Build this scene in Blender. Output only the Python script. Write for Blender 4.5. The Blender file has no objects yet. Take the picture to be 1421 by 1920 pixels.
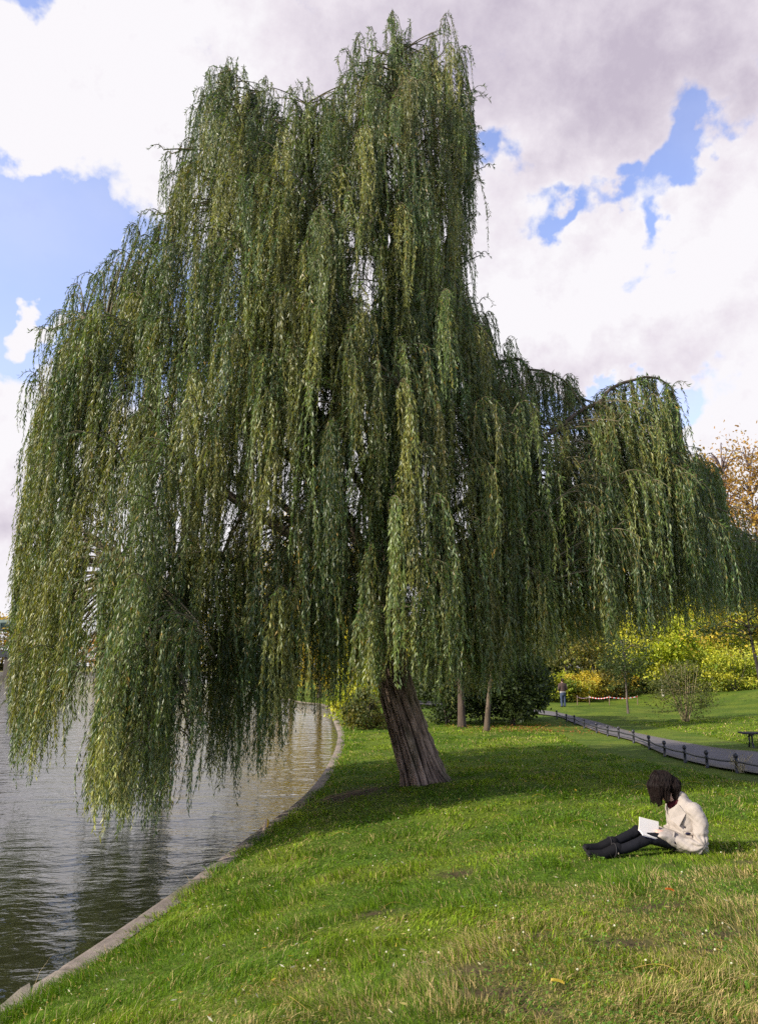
import bpy, math, random
import numpy as np
from mathutils import Vector, Matrix, Euler

R = np.random.default_rng(7)
random.seed(7)
sc = bpy.context.scene
COL = sc.collection

# ------------------------------------------------------------------ camera
F_PX, CX, CY = 1350.0, 710.5, 960.0          # focal length and centre in photo pixels
HORIZON = 1250.0
PITCH = math.atan((HORIZON - CY) / F_PX)
CAMZ = 2.85                                   # water is z = 0
cam_d = bpy.data.cameras.new('camera')
cam = bpy.data.objects.new('camera', cam_d)
COL.objects.link(cam)
cam.location = (0, 0, CAMZ)
cam.rotation_euler = (math.pi / 2 + PITCH, 0, 0)
cam_d.sensor_fit = 'VERTICAL'
cam_d.sensor_height = 36.0
cam_d.lens = 36.0 * F_PX / 1920.0
cam_d.clip_start = 0.05
cam_d.clip_end = 3000
sc.camera = cam

# ------------------------------------------------------------------ render settings
sc.render.engine = 'CYCLES'
sc.view_settings.view_transform = 'Standard'
sc.view_settings.look = 'None'
sc.view_settings.exposure = 0.65
sc.view_settings.gamma = 1.0
cy = sc.cycles
cy.max_bounces = 6
cy.diffuse_bounces = 3
cy.glossy_bounces = 3
cy.transmission_bounces = 4
cy.transparent_max_bounces = 4
cy.sample_clamp_indirect = 4.0
cy.caustics_reflective = False
cy.caustics_refractive = False
cy.use_denoising = False

# ------------------------------------------------------------------ sun
SUN_EL = math.radians(31.0)
SUN_TO = Vector((-1.0, -0.46, 0)).normalized() * math.cos(SUN_EL) + Vector((0, 0, math.sin(SUN_EL)))
sun_d = bpy.data.lights.new('sun', 'SUN')
sun_d.energy = 5.0
sun_d.angle = math.radians(0.5)
sun_d.color = (1.0, 0.93, 0.80)
sun = bpy.data.objects.new('sun', sun_d)
COL.objects.link(sun)
sun.rotation_euler = SUN_TO.to_track_quat('Z', 'Y').to_euler()
sun.location = SUN_TO * 60


# ------------------------------------------------------------------ pixel helpers (photo pixels, 1421 x 1920)
def ray(px, py):
    u = (np.asarray(px, float) - CX) / F_PX
    v = -(np.asarray(py, float) - CY) / F_PX
    fwd = math.cos(PITCH) - math.sin(PITCH) * v
    up = math.sin(PITCH) + math.cos(PITCH) * v
    return u / fwd, up / fwd                  # x and z per metre of depth (world y)


def at(px, py, depth):
    a, b = ray(px, py)
    return np.stack([a * depth, np.asarray(depth) + 0 * a, CAMZ + b * depth], -1)


def on_plane(px, py, z):
    a, b = ray(px, py)
    d = (z - CAMZ) / b
    return np.stack([a * d, d, 0 * d + z], -1)


def project(p):
    p = np.asarray(p, float)
    x, y, z = p[..., 0], p[..., 1], p[..., 2] - CAMZ
    f = math.cos(PITCH) * y + math.sin(PITCH) * z
    w = -math.sin(PITCH) * y + math.cos(PITCH) * z
    return CX + F_PX * x / f, CY - F_PX * w / f


# ------------------------------------------------------------------ world: Nishita sky with procedural cumulus
world = bpy.data.worlds.new('World')
sc.world = world
world.use_nodes = True
wt = world.node_tree
wt.nodes.clear()


def N(t, kind, **kw):
    n = t.nodes.new(kind)
    for k, v in kw.items():
        if k.startswith('in_'):
            key = k[3:]
            key = int(key) if key.isdigit() else key
            n.inputs[key].default_value = v
        else:
            setattr(n, k, v)
    return n


def M(t, op, a, b=None, c=None, clamp=False):
    n = t.nodes.new('ShaderNodeMath')
    n.operation = op
    n.use_clamp = clamp
    for i, x in enumerate((a, b, c)):
        if x is None:
            continue
        if isinstance(x, (int, float)):
            n.inputs[i].default_value = x
        else:
            t.links.new(x, n.inputs[i])
    return n.outputs[0]


def smooth(t, x, lo, hi):
    n = t.nodes.new('ShaderNodeMapRange')
    n.interpolation_type = 'SMOOTHSTEP'
    t.links.new(x, n.inputs['Value'])
    n.inputs['From Min'].default_value = lo
    n.inputs['From Max'].default_value = hi
    return n.outputs['Result']


def build_sky():
    t = wt
    L = t.links.new
    out = N(t, 'ShaderNodeOutputWorld')
    bg = N(t, 'ShaderNodeBackground', in_Strength=0.1)
    L(bg.outputs[0], out.inputs[0])
    sky = N(t, 'ShaderNodeTexSky', sky_type='NISHITA', sun_disc=False)
    sky.sun_elevation = SUN_EL
    sky.sun_rotation = math.atan2(SUN_TO.x, SUN_TO.y)
    sky.air_density = 1.0
    sky.dust_density = 0.6
    sky.ozone_density = 2.0
    tc = N(t, 'ShaderNodeTexCoord')
    sep = N(t, 'ShaderNodeSeparateXYZ')
    L(tc.outputs['Generated'], sep.inputs[0])
    az = M(t, 'ARCTAN2', sep.outputs[0], sep.outputs[1])
    el = M(t, 'ARCSINE', sep.outputs[2])
    # warp so that edges are puffy
    n1 = N(t, 'ShaderNodeTexNoise', noise_dimensions='3D', in_Scale=5.5, in_Detail=10.0, in_Roughness=0.64, in_Lacunarity=2.1)
    L(tc.outputs['Generated'], n1.inputs['Vector'])
    n2 = N(t, 'ShaderNodeTexNoise', noise_dimensions='3D', in_Scale=3.1, in_Detail=5.0, in_Roughness=0.5)
    mp = N(t, 'ShaderNodeMapping', in_Location=(3.1, 1.7, 5.2), in_Scale=(1, 1, 1.6))
    L(tc.outputs['Generated'], mp.inputs[0])
    L(mp.outputs[0], n2.inputs['Vector'])
    nb = M(t, 'SUBTRACT', n1.outputs[0], 0.5)
    nc = M(t, 'SUBTRACT', n2.outputs[0], 0.5)
    comb0 = N(t, 'ShaderNodeCombineXYZ')
    L(az, comb0.inputs[0]); L(el, comb0.inputs[1])
    comb = comb0
    for scale_, amp in ((4.2, 0.20), (13.0, 0.11), (42.0, 0.05)):
        nw = N(t, 'ShaderNodeTexNoise', noise_dimensions='3D', in_Scale=scale_, in_Detail=3.0, in_Roughness=0.55)
        L(tc.outputs['Generated'], nw.inputs['Vector'])
        s1 = N(t, 'ShaderNodeVectorMath', operation='SUBTRACT'); L(nw.outputs['Color'], s1.inputs[0]); s1.inputs[1].default_value = (.5, .5, .5)
        s2 = N(t, 'ShaderNodeVectorMath', operation='MULTIPLY_ADD'); L(s1.outputs[0], s2.inputs[0]); s2.inputs[1].default_value = (amp, amp, 0); L(comb.outputs[0], s2.inputs[2])
        comb = s2
    # the same billows a little toward the sun, for light and shaded sides
    n3 = N(t, 'ShaderNodeTexNoise', noise_dimensions='3D', in_Scale=5.5, in_Detail=10.0, in_Roughness=0.64, in_Lacunarity=2.1)
    of = N(t, 'ShaderNodeVectorMath', operation='ADD'); L(tc.outputs['Generated'], of.inputs[0]); of.inputs[1].default_value = (-.022, 0, .030)
    L(of.outputs[0], n3.inputs['Vector'])
    emb = M(t, 'SUBTRACT', n3.outputs[0], n1.outputs[0])

    def blobs(lst, start):
        acc = start
        for (px, py, rx, ry, w) in lst:
            a, b = ray(px, py)
            A = math.atan(float(a)); E = math.atan(float(b) / math.sqrt(1 + float(a) ** 2))
            sub = N(t, 'ShaderNodeVectorMath', operation='SUBTRACT')
            L(comb.outputs[0], sub.inputs[0]); sub.inputs[1].default_value = (A, E, 0)
            mul = N(t, 'ShaderNodeVectorMath', operation='MULTIPLY')
            L(sub.outputs[0], mul.inputs[0]); mul.inputs[1].default_value = (F_PX / rx, F_PX / ry, 0)
            dot = N(t, 'ShaderNodeVectorMath', operation='DOT_PRODUCT')
            L(mul.outputs[0], dot.inputs[0]); L(mul.outputs[0], dot.inputs[1])
            e = M(t, 'POWER', 2.718, M(t, 'MULTIPLY', dot.outputs['Value'], -1.0))
            acc = M(t, 'MULTIPLY_ADD', e, w, acc)
        return acc

    # cover in radians of the sky: positive = cloud, negative = blue
    cov = blobs([
        (110, 470, 250, 120, -1.25), (230, 640, 150, 120, -0.8), (-60, 560, 170, 90, -0.5), (380, 640, 160, 120, -0.5),
        (10, 10, 70, 45, -1.1), (170, 190, 190, 120, 0.75), (60, 160, 120, 70, 0.5),
        (45, 312, 26, 24, 1.0), (20, 580, 48, 26, 1.4),
        (-60, 740, 190, 80, 1.0),
        (1310, 262, 54, 44, -1.08), (1245, 390, 32, 52, -1.35), (1050, 352, 70, 32, -1.2), (1190, 300, 90, 24, -0.85), (1420, 195, 30, 50, -1.2),
        (915, 290, 60, 24, -0.9), (1215, 490, 50, 26, -0.9), (1160, 480, 30, 18, -0.3),
        (1130, 712, 140, 34, -1.6), (1262, 735, 60, 46, -1.6), (990, 740, 70, 40, -0.9),
        (640, 500, 80, 150, 0.4), (1150, 560, 260, 120, 0.4), (1390, 400, 110, 150, 0.45), (1380, 780, 90, 70, 0.5),
    ], 0.62)
    # away from the photographed part of the sky the clouds break up
    out_az = smooth(t, M(t, 'ABSOLUTE', az), 0.75, 1.35)
    cov = M(t, 'MULTIPLY_ADD', out_az, -0.62, cov)
    cov = M(t, 'MULTIPLY_ADD', smooth(t, el, 0.85, 1.25), -0.5, cov)
    cov = M(t, 'MULTIPLY_ADD', nb, 2.6, cov)
    mask = smooth(t, cov, -0.24, 0.42)
    veil = blobs([(80, 560, 330, 260, 0.20), (1200, 700, 240, 120, 0.35)], 0.10)
    mask = M(t, 'MAXIMUM', mask, M(t, 'MULTIPLY_ADD', nc, 0.5, veil, clamp=True))
    # lavender undersides
    shade = blobs([
        (1120, 160, 330, 150, 0.75), (1380, 90, 180, 130, 0.35), (700, 130, 300, 130, 0.42), (900, 60, 300, 120, 0.3),
        (60, 985, 110, 50, 0.6), (1150, 640, 200, 48, 0.34), (960, 660, 120, 60, 0.3), (330, 330, 120, 60, 0.15), (1200, 500, 330, 170, -0.12), (120, 150, 250, 130, -0.15),
    ], 0.0)
    shade = M(t, 'MULTIPLY_ADD', nc, 0.40, shade)
    shade = M(t, 'MULTIPLY_ADD', nb, -0.35, shade)
    shade = M(t, 'MULTIPLY_ADD', emb, 1.7, shade)
    shade = M(t, 'MULTIPLY_ADD', smooth(t, cov, 0.75, 0.25), -0.10, shade)
    shade = M(t, 'ADD', shade, 0.0, clamp=True)
    ramp = N(t, 'ShaderNodeValToRGB')
    cr = ramp.color_ramp
    cr.elements[0].position = 0.0; cr.elements[0].color = (0.98, 0.955, 0.99, 1)
    cr.elements[1].position = 1.0; cr.elements[1].color = (0.58, 0.515, 0.62, 1)
    e = cr.elements.new(0.35); e.color = (0.86, 0.80, 0.87, 1)
    L(shade, ramp.inputs[0])
    scl = N(t, 'ShaderNodeVectorMath', operation='SCALE')
    scl.inputs['Scale'].default_value = 6.3
    L(ramp.outputs[0], scl.inputs[0])
    # the photographed blue is a little more violet than the model sky
    tint = N(t, 'ShaderNodeVectorMath', operation='MULTIPLY')
    L(sky.outputs[0], tint.inputs[0]); tint.inputs[1].default_value = (2.15, 1.9, 2.2)
    mix = N(t, 'ShaderNodeMix', data_type='RGBA')
    L(mask, mix.inputs['Factor'])
    L(tint.outputs[0], mix.inputs['A']); L(scl.outputs[0], mix.inputs['B'])
    L(mix.outputs['Result'], bg.inputs['Color'])


build_sky()


# ------------------------------------------------------------------ mesh helpers
class Geo:
    """collects vertices, faces, colours and material slots for ONE mesh object"""
    def __init__(self):
        self.v, self.f, self.c, self.n = [], [], [], 0

    def add(self, verts, faces, col=None, mat=0):
        verts = np.asarray(verts, float).reshape(-1, 3)
        faces = np.asarray(faces, int)
        self.v.append(verts)
        self.f.append((faces + self.n, mat))
        if col is None:
            col = (0.5, 0.5, 0.5)
        col = np.asarray(col, float)
        if col.ndim == 1:
            col = np.repeat(col[None], len(verts), 0)
        self.c.append(col)
        self.n += len(verts)
        return self

    def mesh(self, name, mats, smooth_=False):
        me = bpy.data.meshes.new(name)
        v = np.concatenate(self.v)
        nl = sum(f.size for f, _ in self.f)
        npoly = sum(len(f) for f, _ in self.f)
        me.vertices.add(len(v))
        me.vertices.foreach_set('co', v.astype(np.float32).ravel())
        me.loops.add(nl)
        me.polygons.add(npoly)
        me.loops.foreach_set('vertex_index', np.concatenate([f.ravel() for f, _ in self.f]).astype(np.int32))
        tot = np.concatenate([np.full(len(f), f.shape[1]) for f, _ in self.f])
        start = np.concatenate([[0], np.cumsum(tot)[:-1]])
        me.polygons.foreach_set('loop_start', start.astype(np.int32))
        me.polygons.foreach_set('loop_total', tot.astype(np.int32))
        me.polygons.foreach_set('material_index', np.concatenate([np.full(len(f), m) for f, m in self.f]).astype(np.int32))
        me.polygons.foreach_set('use_smooth', np.full(npoly, bool(smooth_)))
        me.update(calc_edges=True)
        me.validate()
        c = np.concatenate(self.c)
        a = me.color_attributes.new('Col', 'FLOAT_COLOR', 'POINT')
        a.data.foreach_set('color', np.concatenate([c, np.ones((len(c), 1))], 1).astype(np.float32).ravel())
        for m in (mats if isinstance(mats, (list, tuple)) else [mats]):
            me.materials.append(m)
        return me

    def build(self, name, mats, parent=None, smooth_=False):
        o = bpy.data.objects.new(name, self.mesh(name, mats, smooth_))
        COL.objects.link(o)
        if parent is not None:
            o.parent = parent
        return o


def tag(o, label=None, cat=None, group=None, kind=None):
    if label: o['label'] = label
    if cat: o['category'] = cat
    if group: o['group'] = group
    if kind: o['kind'] = kind
    return o


def thing(name, label, cat, loc=(0, 0, 0), rz=0.0, group=None):
    o = bpy.data.objects.new(name, None)
    o.empty_display_size = 0.2
    COL.objects.link(o)
    o.location = loc
    o.rotation_euler = (0, 0, rz)
    return tag(o, label, cat, group)


def tube(path, radii, n=8, caps=True, squash=None):
    """swept tube; returns verts, quads (degenerate caps as fans of quads are avoided: cap rings shrink)"""
    p = np.asarray(path, float)
    r = np.broadcast_to(np.asarray(radii, float), (len(p),)).copy()
    if caps:
        p = np.concatenate([p[:1], p, p[-1:]]); r = np.concatenate([[r[0] * 0.02], r, [r[-1] * 0.02]])
    d = np.gradient(p, axis=0)
    if caps:
        d[0] = d[2]; d[1] = d[2]; d[-1] = d[-3]; d[-2] = d[-3]
    d /= np.linalg.norm(d, axis=1)[:, None] + 1e-9
    up = np.array([0, 0, 1.0]) if abs(d[len(d) // 2, 2]) < 0.9 else np.array([1.0, 0, 0])
    u = np.cross(d, up); u /= np.linalg.norm(u, axis=1)[:, None] + 1e-9
    w = np.cross(u, d)
    a = np.linspace(0, 2 * math.pi, n, endpoint=False)
    su, sw = squash if squash else (1, 1)
    ring = u[:, None] * np.cos(a)[None, :, None] * su + w[:, None] * np.sin(a)[None, :, None] * sw
    v = p[:, None] + ring * r[:, None, None]
    m = len(p)
    i = np.arange(m - 1)[:, None] * n; j = np.arange(n)[None]
    j2 = (j + 1) % n
    q = np.stack([i + j, i + n + j, i + n + j2, i + j2], -1).reshape(-1, 4)
    return v.reshape(-1, 3), q


def loft(rings, close=True):
    """rings: (m, n, 3)"""
    r = np.asarray(rings, float)
    if close:
        c0 = r[0].mean(0); c1 = r[-1].mean(0)
        r = np.concatenate([(c0 + (r[0] - c0) * 0.02)[None], r, (c1 + (r[-1] - c1) * 0.02)[None]])
    m, n = r.shape[:2]
    i = np.arange(m - 1)[:, None] * n; j = np.arange(n)[None]
    q = np.stack([i + j, i + (j + 1) % n, i + n + (j + 1) % n, i + n + j], -1).reshape(-1, 4)
    return r.reshape(-1, 3), q


def ellipsoid(c, rad, rot=(0, 0, 0), nu=16, nv=10):
    a = np.linspace(0, 2 * math.pi, nu, endpoint=False)
    b = np.linspace(-math.pi / 2 + 0.02, math.pi / 2 - 0.02, nv)
    ring = np.stack([np.cos(b)[:, None] * np.cos(a), np.cos(b)[:, None] * np.sin(a), np.sin(b)[:, None] + 0 * a], -1)
    m = np.array(Euler(rot).to_matrix())
    v = (ring.reshape(-1, 3) * np.asarray(rad)) @ m.T + np.asarray(c)
    i = np.arange(nv - 1)[:, None] * nu; j = np.arange(nu)[None]
    q = np.stack([i + j, i + (j + 1) % nu, i + nu + (j + 1) % nu, i + nu + j], -1).reshape(-1, 4)
    return v, q


def box(c, size, rot=(0, 0, 0), bevel=0.0):
    s = np.asarray(size, float) / 2
    b = min(bevel, s.min() * 0.9)
    m = np.array(Euler(rot).to_matrix())
    if b <= 0:
        v = np.array([[x, y, z] for x in (-1, 1) for y in (-1, 1) for z in (-1, 1)], float) * s
        q = np.array([[0, 1, 3, 2], [4, 6, 7, 5], [0, 4, 5, 1], [2, 3, 7, 6], [0, 2, 6, 4], [1, 5, 7, 3]])
    else:
        # octagonal bevel along z plus chamfered top and bottom
        def ringz(z, k):
            x, y = s[0] - k, s[1] - k
            return [(x, y - b, z), (x - b, y, z), (-x + b, y, z), (-x, y - b, z), (-x, -y + b, z), (-x + b, -y, z), (x - b, -y, z), (x, -y + b, z)]
        rings = [ringz(-s[2], b * 0.7), ringz(-s[2] + b * 0.7, 0), ringz(s[2] - b * 0.7, 0), ringz(s[2], b * 0.7)]
        v, q = loft(rings)
    return np.asarray(v) @ m.T + np.asarray(c), q


def smoothpath(pts, k=8):
    """Catmull-Rom through points (any dimension)"""
    p = np.asarray(pts, float)
    p = np.concatenate([2 * p[:1] - p[1:2], p, 2 * p[-1:] - p[-2:-1]])
    out = []
    for i in range(1, len(p) - 2):
        t = np.linspace(0, 1, k, endpoint=False)[:, None]
        a, b, c, d = p[i - 1], p[i], p[i + 1], p[i + 2]
        out.append(0.5 * (2 * b + (c - a) * t + (2 * a - 5 * b + 4 * c - d) * t ** 2 + (3 * b - a - 3 * c + d) * t ** 3))
    out.append(p[-2:-1])
    return np.concatenate(out)


def fused(name, pieces, voxel, mat, parent=None, iters=4, col=(0.5, 0.5, 0.5), shrink=None, after=None):
    """fuse overlapping closed pieces into ONE continuous surface (voxel remesh + smoothing)"""
    g = Geo()
    for v, q in pieces:
        g.add(v, q)
    me = g.mesh('tmp', [mat])
    o = bpy.data.objects.new('tmp', me)
    COL.objects.link(o)
    md = o.modifiers.new('r', 'REMESH'); md.mode = 'VOXEL'; md.voxel_size = voxel; md.use_smooth_shade = True
    ms = o.modifiers.new('s', 'SMOOTH'); ms.factor = 0.5; ms.iterations = iters
    dg = bpy.context.evaluated_depsgraph_get()
    dg.update()
    nm = bpy.data.meshes.new_from_object(o.evaluated_get(dg), depsgraph=dg)
    bpy.data.objects.remove(o)
    v = np.empty(len(nm.vertices) * 3, np.float32); nm.vertices.foreach_get('co', v); v = v.reshape(-1, 3).astype(float)
    if after is not None:
        nrm = np.empty(len(nm.vertices) * 3, np.float32); nm.vertices.foreach_get('normal', nrm)
        v2, colors = after(v, nrm.reshape(-1, 3).astype(float))
        nm.vertices.foreach_set('co', v2.astype(np.float32).ravel())
    else:
        colors = np.repeat(np.asarray(col, float)[None], len(v), 0)
    for a in list(nm.color_attributes):
        nm.color_attributes.remove(a)
    at_ = nm.color_attributes.new('Col', 'FLOAT_COLOR', 'POINT')
    at_.data.foreach_set('color', np.concatenate([colors, np.ones((len(colors), 1))], 1).astype(np.float32).ravel())
    nm.materials.clear(); nm.materials.append(mat)
    nm.polygons.foreach_set('use_smooth', np.full(len(nm.polygons), True))
    nm.update()
    ob = bpy.data.objects.new(name, nm); nm.name = name
    COL.objects.link(ob)
    if parent is not None:
        ob.parent = parent
    return ob


# value noise -------------------------------------------------------
_perm = np.random.default_rng(99).random((256, 256))


def vnoise(x, y):
    x = np.asarray(x, float); y = np.asarray(y, float)
    xi = np.floor(x).astype(int); yi = np.floor(y).astype(int)
    fx = x - xi; fy = y - yi
    fx = fx * fx * (3 - 2 * fx); fy = fy * fy * (3 - 2 * fy)
    g = lambda a, b: _perm[a & 255, b & 255]
    return (g(xi, yi) * (1 - fx) + g(xi + 1, yi) * fx) * (1 - fy) + (g(xi, yi + 1) * (1 - fx) + g(xi + 1, yi + 1) * fx) * fy


def fbm(x, y, oct=4):
    s = 0; a = 0.5; tot = 0
    for k in range(oct):
        s = s + a * vnoise(x * 2 ** k + 17.3 * k, y * 2 ** k + 9.1 * k); tot += a; a *= 0.55
    return s / tot


def sstep(x, a, b):
    t = np.clip((np.asarray(x, float) - a) / (b - a), 0, 1)
    return t * t * (3 - 2 * t)


# ------------------------------------------------------------------ materials
def new_mat(name):
    m = bpy.data.materials.new(name)
    m.use_nodes = True
    t = m.node_tree
    b = t.nodes['Principled BSDF']
    return m, t, b


def col_mat(name, rough=0.6, spec=0.3, bump=0.0, bscale=40.0, var=0.0, vscale=12.0, metallic=0.0, stretch=(1, 1, 1), translucent=0.0, tcol=(1.2, 1.25, 0.7)):
    """base colour from the mesh's own colour attribute, with procedural variation and bump"""
    m, t, b = new_mat(name)
    L = t.links.new
    a = N(t, 'ShaderNodeVertexColor', layer_name='Col')
    src = a.outputs['Color']
    tc = N(t, 'ShaderNodeTexCoord')
    if var > 0:
        mp = N(t, 'ShaderNodeMapping', in_Scale=stretch); L(tc.outputs['Object'], mp.inputs[0])
        nz = N(t, 'ShaderNodeTexNoise', in_Scale=vscale, in_Detail=6.0, in_Roughness=0.62)
        L(mp.outputs[0], nz.inputs['Vector'])
        mr = N(t, 'ShaderNodeMapRange')
        L(nz.outputs[0], mr.inputs['Value'])
        mr.inputs['From Min'].default_value = 0.25; mr.inputs['From Max'].default_value = 0.75
        mr.inputs['To Min'].default_value = 1 - var; mr.inputs['To Max'].default_value = 1 + var
        sc_ = N(t, 'ShaderNodeVectorMath', operation='SCALE')
        L(src, sc_.inputs[0]); L(mr.outputs[0], sc_.inputs['Scale'])
        src = sc_.outputs[0]
    L(src, b.inputs['Base Color'])
    b.inputs['Roughness'].default_value = rough
    b.inputs['Specular IOR Level'].default_value = spec
    b.inputs['Metallic'].default_value = metallic
    if bump > 0:
        mp2 = N(t, 'ShaderNodeMapping', in_Scale=stretch); L(tc.outputs['Object'], mp2.inputs[0])
        n2 = N(t, 'ShaderNodeTexNoise', in_Scale=bscale, in_Detail=6.0, in_Roughness=0.6)
        L(mp2.outputs[0], n2.inputs['Vector'])
        bp = N(t, 'ShaderNodeBump', in_Strength=1.0, in_Distance=bump)
        L(n2.outputs[0], bp.inputs['Height']); L(bp.outputs[0], b.inputs['Normal'])
    if translucent > 0:
        tr = N(t, 'ShaderNodeBsdfTranslucent')
        mu = N(t, 'ShaderNodeVectorMath', operation='MULTIPLY'); mu.inputs[1].default_value = tcol
        L(src, mu.inputs[0]); L(mu.outputs[0], tr.inputs['Color'])
        mx = N(t, 'ShaderNodeMixShader', in_Fac=translucent)
        L(b.outputs[0], mx.inputs[1]); L(tr.outputs[0], mx.inputs[2])
        L(mx.outputs[0], t.nodes['Material Output'].inputs['Surface'])
    return m


M_WLEAF = col_mat('willow_leaf', rough=0.40, spec=0.4, translucent=0.30, tcol=(1.25, 1.3, 0.5))
M_LEAF = col_mat('leaf', rough=0.55, spec=0.3, translucent=0.45, tcol=(1.5, 1.45, 0.55))
M_TWIG = col_mat('twig', rough=0.7, spec=0.2)
M_BARK = col_mat('bark', rough=0.9, spec=0.12, bump=0.02, bscale=14, var=0.5, vscale=10, stretch=(1, 1, 0.22))
M_GRASS = col_mat('grass_blade', rough=0.6, spec=0.14, translucent=0.3, tcol=(1.1, 1.2, 0.6))
M_SOIL = col_mat('lawn_soil', rough=0.95, spec=0.1, bump=0.03, bscale=18, var=0.45, vscale=9)
M_STONE = col_mat('stone', rough=0.85, spec=0.2, bump=0.006, bscale=60, var=0.35, vscale=7)
M_PATH = col_mat('path_asphalt', rough=0.9, spec=0.2, bump=0.004, bscale=150, var=0.2, vscale=1.6)
M_IRON = col_mat('painted_iron', rough=0.45, spec=0.5, bump=0.002, bscale=60, var=0.25, vscale=30)
M_STEEL = col_mat('bridge_steel', rough=0.6, spec=0.3, var=0.15, vscale=0.6)
M_CLOTH = col_mat('cloth', rough=0.85, spec=0.12, bump=0.0005, bscale=220, var=0.12, vscale=20)
M_SKIN = col_mat('skin', rough=0.5, spec=0.35, var=0.06, vscale=30)
M_LEATHER = col_mat('leather', rough=0.75, spec=0.15, bump=0.001, bscale=120, var=0.2, vscale=40)
M_HAIR = col_mat('hair', rough=0.6, spec=0.12, var=0.3, vscale=60, stretch=(1, 1, 0.15))
M_PAPER = col_mat('paper', rough=0.8, spec=0.1, var=0.04, vscale=60)
M_WOOD = col_mat('wood', rough=0.7, spec=0.2, bump=0.003, bscale=30, var=0.35, vscale=14, stretch=(1, 1, 0.2))
M_TAPE = col_mat('tape', rough=0.4, spec=0.4)


def water_mat():
    m, t, b = new_mat('water')
    L = t.links.new
    tc = N(t, 'ShaderNodeTexCoord')
    b.inputs['Base Color'].default_value = (0.010, 0.011, 0.005, 1)
    b.inputs['Roughness'].default_value = 0.02
    b.inputs['IOR'].default_value = 1.48
    hs = None
    for scale, w, rot, st in ((0.6, 0.052, 0.25, (1, 1.7, 1)), (1.4, 0.024, -0.1, (1, 2.0, 1)), (2.4, 0.0150, -0.35, (1, 1.8, 1)), (7.0, 0.0064, 0.5, (1, 1.6, 1))):
        mp = N(t, 'ShaderNodeMapping', in_Scale=st, in_Rotation=(0, 0, rot))
        L(tc.outputs['Object'], mp.inputs[0])
        nz = N(t, 'ShaderNodeTexNoise', in_Scale=scale, in_Detail=3.0, in_Roughness=0.5, in_Distortion=0.6)
        L(mp.outputs[0], nz.inputs['Vector'])
        h = M(t, 'MULTIPLY', nz.outputs[0], w)
        hs = h if hs is None else M(t, 'ADD', hs, h)
    bp = N(t, 'ShaderNodeBump', in_Strength=1.0, in_Distance=1.0)
    L(hs, bp.inputs['Height'])
    L(bp.outputs[0], b.inputs['Normal'])
    return m


M_WATER = water_mat()

# ------------------------------------------------------------------ terrain
KERB_Z = 0.35
WATER_Z = 0.25
kerb_px = [(-120, 1965), (0, 1880), (150, 1788), (300, 1688), (400, 1616), (490, 1550), (570, 1490), (612, 1438), (632, 1392), (630, 1362), (606, 1322)]
kp = [on_plane(a, b, KERB_Z)[:2] for a, b in kerb_px]
d0 = kp[0] - kp[1]
kp = [kp[0] + d0 * 12] + kp + [np.array(p, float) for p in ((-7.0, 58), (-16, 95), (-30, 150), (-46, 215), (-58, 300), (-80, 900))]
kp = np.array(kp)
kerb = smoothpath(kp, 10)
_o = np.argsort(kerb[:, 1])


def kerb_x(y):
    return np.interp(y, kerb[_o, 1], kerb[_o, 0])


ctrl = []


def cpt(px, py, zrel):
    p = on_plane(px, py, CAMZ + zrel); ctrl.append((p[0], p[1], p[2]))


for c in [(710, 1920, -1.66), (1421, 1920, -1.56), (300, 1920, -1.95), (1290, 1600, -1.77), (1100, 1606, -1.80), (790, 1468, -2.06), (1421, 1452, -2.10),
          (1245, 1418, -2.22), (1119, 1376, -2.45), (1031, 1352, -2.72), (1130, 1357, -2.56), (1255, 1385, -2.28), (1421, 1413, -2.10),
          (1052, 1329, -2.80), (1200, 1331, -2.66), (1340, 1312, -2.0), (1421, 1299, -1.55), (870, 1366, -2.40), (915, 1371, -2.38), (1000, 1405, -2.22),
          (1000, 1560, -1.93), (700, 1650, -2.0), (560, 1600, -2.22)]:
    cpt(*c)
for y in (-4, 0, 3, 6, 9, 12, 15, 20, 27, 40, 58, 95):
    ctrl.append((float(kerb_x(y)) + 0.25, y, KERB_Z + 0.05))
ctrl += [(0, 0, CAMZ - 1.6), (0, -6, CAMZ - 1.55), (10, -6, CAMZ - 1.4), (10, 2, CAMZ - 1.45), (22, 8, CAMZ - 1.9), (40, 0, 1.2), (45, 45, 2.6), (30, 70, 2.2), (5, 75, 0.2), (0, 110, 0.3),
         (90, 40, 3), (90, 110, 3), (60, -20, 1.5)]
ctrl = np.array(ctrl)
_d = np.sqrt(((ctrl[:, None, :2] - ctrl[None, :, :2]) ** 2).sum(-1) + 1.0)
_zm = 1.0
_w = np.linalg.solve(_d + 1e-6 * np.eye(len(ctrl)), ctrl[:, 2] - _zm)


def hgt0(x, y):
    x = np.asarray(x, float); y = np.asarray(y, float)
    sh = x.shape
    x = x.ravel(); y = y.ravel()
    out = np.empty(len(x))
    for s in range(0, len(x), 40000):
        sl = slice(s, s + 40000)
        dd = np.sqrt((x[sl, None] - ctrl[None, :, 0]) ** 2 + (y[sl, None] - ctrl[None, :, 1]) ** 2 + 1.0)
        out[sl] = dd @ _w + _zm
    dist = np.sqrt(x ** 2 + y ** 2)
    far = sstep(dist, 75, 150)
    out = out * (1 - far) + 1.2 * far
    t = x - kerb_x(y)
    k = sstep(t, 0.0, 0.7)
    out = np.maximum(out, KERB_Z + 0.02) * k + (KERB_Z - 0.03) * (1 - k)
    return out.reshape(sh)


def hgt(x, y):
    t = np.asarray(x, float) - kerb_x(y)
    b = (fbm(np.asarray(x) * 1.3, np.asarray(y) * 1.3, 4) - 0.5) * 0.10 * sstep(t, 0.1, 1.0)
    return hgt0(x, y) + b


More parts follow.
